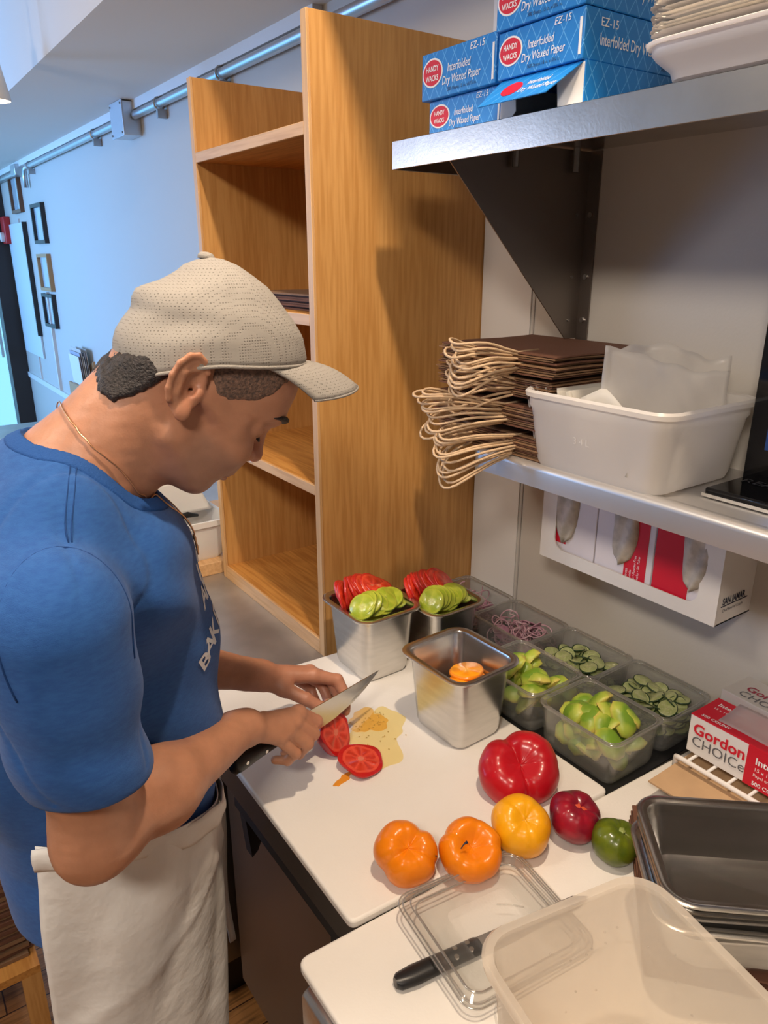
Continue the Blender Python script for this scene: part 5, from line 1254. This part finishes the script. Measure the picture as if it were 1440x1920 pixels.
# neck rib
ck = []
for i in range(48):
    a = 2 * math.pi * i / 48
    # ray from neck axis outward along collar plane
    c = Vector((.200, .852, 1.512)); d1 = Vector((.70, 0, -.71)); 
    v = d1 * math.cos(a) * .088 + Vector((0, -1, 0)) * math.sin(a) * .080
    ck.append(c + v)
# lettering on the chest
m_ink = pbr('shirt_print', (.74, .76, .80), .7)
def letter(ch, y, z, size, rot=0.0, nm='lettering'):
    o_, n = onshirt(.33, y, z); n = Vector(n); X = Vector((0, 0, 1)).cross(n).normalized(); Y = n.cross(X)
    X2 = X * math.cos(rot) + Y * math.sin(rot); Y2 = Y * math.cos(rot) - X * math.sin(rot)
    ob = text(ch, tuple(o_), X2, Y2, size, m_ink, None, bold=.02, align='CENTER')
    me = ob.data
    for v in me.vertices:
        c, n2 = onshirt(*v.co, off=.0009); v.co = c
    adopt(ob, shirt); return ob
for ch, y, z, r in (('B', .812, 1.200, .62), ('A', .832, 1.222, .50), ('K', .856, 1.236, .35), ('E', .884, 1.242, .2), ('R', .914, 1.244, 0), ('Y', .944, 1.240, -.2)):
    letter(ch, y, z, .041, r)
for ch, y, z, r in (('A', .848, 1.292, .2), ('R', .874, 1.302, .1), ('T', .93, 1.294, 0), ('S', .955, 1.292, 0)):
    letter(ch, y, z, .041, r)
for pts in ([(.845, 1.37), (.851, 1.355), (.867, 1.345), (.88, 1.365)], [(.838, 1.35), (.850, 1.340), (.866, 1.315), (.872, 1.285)], [(.855, 1.405), (.87, 1.40), (.89, 1.395)]):
    pp = []
    for j in range(len(pts) - 1):
        for k in range(5):
            u_ = k / 5; pp.append((pts[j][0] + (pts[j + 1][0] - pts[j][0]) * u_, pts[j][1] + (pts[j + 1][1] - pts[j][1]) * u_))
    o = MB().tube([tuple(onshirt(.33, a, b_, .0)[0]) for a, b_ in pp], .0014, 6).out('print_line', m_ink, None, True); adopt(o, shirt)
# necklace
m_gold = pbr('gold_chain', (.75, .42, .22), .3, 1.0)
bvh2 = BVHTree.FromPolygons([tuple(v) for v in body.data.vertices.data.id_data.vertices and [tuple(v.co) for v in body.data.vertices]], [tuple(f_.vertices) for f_ in body.data.polygons])
def onboth(p, off=.0012):
    best = None
    for bv in (bvh, bvh2):
        c = bv.find_nearest(p)
        if c[0] is None: continue
    return p
ctrl = [(.172, .862, 1.572), (.176, .825, 1.556), (.188, .805, 1.532), (.209, .797, 1.505), (.238, .812, 1.455), (.262, .835, 1.425), (.284, .86, 1.395), (.292, .875, 1.38), (.284, .90, 1.395), (.262, .915, 1.425), (.238, .925, 1.455), (.209, .93, 1.505), (.188, .915, 1.532), (.176, .895, 1.556)]
def spl(C, per=10, closed=True):
    out = []; n = len(C)
    for i in range(n):
        p0, p1, p2, p3 = [np.array(C[(i + j) % n]) for j in (-1, 0, 1, 2)]
        for k in range(per):
            t = k / per; out.append(.5 * ((2 * p1) + (-p0 + p2) * t + (2 * p0 - 5 * p1 + 4 * p2 - p3) * t * t + (-p0 + 3 * p1 - 3 * p2 + p3) * t ** 3))
    return out
def outside(p, fns, off):
    p = np.array([p]); 
    for _ in range(6):
        d = np.minimum(fns[0](p), fns[1](p)); e = 1e-3
        g = np.array([[(min(fns[0](p + np.eye(3)[i:i + 1] * e)[0], fns[1](p + np.eye(3)[i:i + 1] * e)[0]) - min(fns[0](p - np.eye(3)[i:i + 1] * e)[0], fns[1](p - np.eye(3)[i:i + 1] * e)[0])) / (2 * e) for i in range(3)]])
        p = p - (d - off)[:, None] * g / (np.linalg.norm(g) ** 2 + 1e-6)
    return tuple(p[0])
ch = [outside(c, (shirt_sdf, body_sdf), .0032) for c in spl(ctrl, 8)]
o = MB().tube(ch, .0009, 6, closed=True).out('necklace', m_gold, None, True); adopt(o)
px_ = min(ch, key=lambda c: c[2]); pd = [outside((px_[0] + .003, px_[1], px_[2] - .006 * k), (shirt_sdf, body_sdf), .002) for k in range(6)]
oo = MB().tube(pd, [.0016, .0022, .0012, .002, .0014, .001], 6).out('pendant', m_gold, None, True); adopt(oo, o)
# collar rib
def rib_fn(p): 
    nh = neckhole(p); return smax(smax(shirt_sdf(p) - .0016, np.abs(nh - .010) - .0095, .002), 1.40 - p[:, 2], .002)
m_rib = pbr('blue_rib', (.012, .078, .29), .85, bump=.6, bscale=500)
P, Q = sdf_mesh(rib_fn, (.04, .72, 1.40), (.36, 1.02, 1.62), .0028, 1)
pmesh('collar', P, Q, m_rib, True, shirt)

# seams
m_seam = pbr('seam_thread', (.006, .045, .18), .9)
def seam(pts, r=.0011, off=.0002):
    P_ = [outside(np.array(q_), (shirt_sdf, shirt_sdf), off) for q_ in pts]
    # smooth
    for _ in range(2): P_ = [P_[0]] + [tuple((np.array(P_[i_ - 1]) + 2 * np.array(P_[i_]) + np.array(P_[i_ + 1])) / 4) for i_ in range(1, len(P_) - 1)] + [P_[-1]]
    o = MB().tube(P_, r, 6).out('seam', m_seam, None, True); adopt(o, shirt)
seam([(.122 + .072 * math.cos(a_), .655 + .05 * max(0, math.sin(a_)) ** 2, 1.385 + .075 * math.sin(a_)) for a_ in [math.radians(d_) for d_ in range(-28, 216, 8)]])
for k_ in (0, .008): seam([(.166 + k_ - .036 * u_, .80 - .10 * u_, 1.53 - .06 * u_ + .01 * math.sin(u_ * 3.1)) for u_ in [i_ / 14 for i_ in range(1, 14)]], .0007)

# apron -----------------------------------------------------------
m_apron = pbr('white_cotton', (.86, .83, .78), .85, noise=.05, nscale=8, bump=.9, bscale=16)
for n_ in m_apron.node_tree.nodes:
    if n_.type == 'BUMP': n_.inputs['Distance'].default_value = .007
def apr(phi, z, off):
    # phi 0 = front (+x), negative y side positive
    fz = np.interp(z, [.25, .45, .6, .75, .88, .95, 1.05], [.283, .292, .296, .306, .316, .322, .336]); bz = np.interp(z, [.25, .75, .98, 1.15], [.03, .0, .012, .02]); ry = np.interp(z, [.25, .7, .9, 1.0, 1.15], [.140, .152, .150, .142, .142])
    cx_ = (fz + bz) / 2; rx = (fz - bz) / 2
    c, s_ = math.cos(phi), math.sin(phi); e = 2 / 2.3
    return (cx_ + (rx + off) * math.copysign(abs(c) ** e, c), .945 - (ry + off) * math.copysign(abs(s_) ** e, s_), z)
def topz(ph): return .962 + .085 * min(1, abs(ph) / 1.9) ** 1.3
G = []
NP = 90; NZ = 60
for j in range(NZ + 1):
    row = []
    for i in range(NP + 1):
        ph = -1.9 + 4.15 * i / NP
        z = topz(ph) + (.28 - topz(ph)) * (j / NZ) ** 1.0
        dn = 1 - (z - .28) / .8
        off = .007 + .004 * math.sin(5 * ph + 2.2 + z * 5) * dn * 1.6 + .003 * math.sin(9 * ph + z * 14 + .5) + .0025 * math.sin(13 * ph - z * 30) * math.exp(-((z - .93) / .08) ** 2)
        off += .005 * math.sin(3.1 * ph + 1.1 * z * 9) * math.exp(-((ph - .9) / .8) ** 2) + .004 * math.exp(-((z - (.86 + .05 * ph)) / .012) ** 2) * math.exp(-((ph - .4) / .5) ** 2) + .0035 * math.exp(-((z - (.92 - .09 * (ph - .3))) / .010) ** 2) * (ph > -.2)
        row.append(apr(ph, z, max(.003, off)))
    G.append(row)
o = MB().grid(G).out('apron', m_apron, None, True, solid=.0016); adopt(o); apron = o
band = [apr(-1.9 + 4.15 * i / 80, topz(-1.9 + 4.15 * i / 80) - .012, .0125) for i in range(81)]
o = MB().grid([[apr(-1.9 + 4.15 * i / 80, topz(-1.9 + 4.15 * i / 80) - .034 * j / 5 + .002 * math.sin(i * .5), .0105 + .004 * math.sin(j / 5 * math.pi) + .0012 * math.sin(i * .8 + j)) for i in range(81)] for j in range(6)]).out('waistband', m_apron, None, True, solid=.0016); adopt(o, apron)
for k, (x0, y0, z0, x1, y1, z1, w_) in enumerate(((.344, .955, .94, .362, 1.0, .535, .008), (.340, .96, .94, .350, .995, .62, .006))):
    rows = []
    for j in range(21):
        u_ = j / 20; x = x0 + (x1 - x0) * u_ + .004 * math.sin(u_ * 7 + k); y = y0 + (y1 - y0) * u_; z = z0 + (z1 - z0) * u_
        rows.append([(x - w_ * .8, y - w_ * .2 + .002 * math.sin(u_ * 9), z), (x, y, z), (x + w_ * .8, y + w_ * .2, z)])
    o = MB().grid(rows).out('apron_string', m_apron, None, True, solid=.0018); adopt(o, apron)
# trousers and shoes
def leg_fn(p):
    a = sd_cap(p, (.135, .882, .90), (.14, .875, .48), .082, .068); a = smin(a, sd_cap(p, (.14, .875, .48), (.11, .87, .07), .072, .055), .03)
    c = sd_cap(p, (.135, 1.01, .90), (.15, 1.03, .48), .082, .068); c = smin(c, sd_cap(p, (.15, 1.03, .48), (.13, 1.03, .07), .072, .055), .03)
    d = smin(a, c, .02); d = smin(d, sd_ell(p, (.165, .945, .92), (.105, .120, .11)), .03)
    d = smax(d, p[:, 2] - 1.04, .005); d = smax(d, .035 - p[:, 2], .004)
    return d + .004 * vnoise(p, 22, 21)
P, Q = sdf_mesh(leg_fn, (-.05, .62, .01), (.33, 1.12, 1.07), .008, 1)
pmesh('trousers', P, Q, pbr('grey_trousers', (.20, .19, .185), .85, noise=.12, nscale=60))
for y in (.87, 1.03):
    R = [rr(.135 * s_, .047 * s_ * w2, .04, z, cx=.155 + dx_, cy=y) for s_, w2, z, dx_ in ((.96, 1, 0, 0), (1, 1, .012, 0), (1, 1, .03, 0), (.93, .95, .05, -.006), (.7, .85, .075, -.03), (.45, .8, .10, -.05))]
    o = MB().rings(R).out('shoe', m_black, None, True, sharp=60); adopt(o)
# held knife
kn = empty('chef_knife', tuple(KG)); setp(kn, 'chef knife held in the right hand, blade over the tomato half', 'knife')
def kp(k, n, u): return tuple((KK * k + KN * n + KU * u) / 1000.0)
m_blade = pbr('knife_blade', (.60, .58, .55), .22, 1.0, bump=.04, bscale=120)
prof = [(40, 20), (40, -28), (80, -27), (130, -23), (180, -12), (215, 2), (246, 19), (252, 22.5), (240, 23), (200, 22), (140, 21), (80, 20.5)]
V = []; n_ = len(prof)
for sgn in (1, -1):
    for (k, u_) in prof:
        th = .9 * (u_ + 30) / 52 if k < 240 else .3; V.append(kp(k, sgn * max(.12, th), u_))
MB().add(V, [tuple(range(n_)), tuple(range(2 * n_ - 1, n_ - 1, -1))] + [(i, (i + 1) % n_, n_ + (i + 1) % n_, n_ + i) for i in range(n_)]).out('blade', m_blade, kn)
R = []
for k, hu_, hn, cu in ((-106, 10, 8, -2), (-102, 14, 10.5, -2), (-90, 16, 11, -1), (-60, 13.5, 10.5, 1), (-20, 12.5, 10, 3), (20, 12, 9.5, 5), (38, 12, 8, 7), (44, 11, 5, 8)):
    R.append([kp(k, hn * math.cos(a), cu + hu_ * math.sin(a)) for a in [2 * math.pi * j / 16 for j in range(16)]])
MB().rings(R).out('handle', m_black, kn, True, sharp=60)
for k in (-85, -45, -5):
    MB().cyl(kp(k, 11.2, 0), kp(k, 9, 0), .003, 10).out('rivet', m_steel, kn)
bm_ = MB(); 
for (k, u_, r_) in ((52, 8, 2.2), (60, 2, 3.0), (56, -6, 2.0), (75, 10, 1.5)):
    bm_.rings([[kp(k + r_ * s_ * math.cos(a), 1.2 + zz, u_ + r_ * 1.4 * s_ * math.sin(a)) for a in [2 * math.pi * j / 10 for j in range(10)]] for s_, zz in ((1, -.3), (.8, .5), (.3, .8))])
bm_.out('pulp_bits', pbr('pulp', (.75, .45, .3), .4), kn, True)
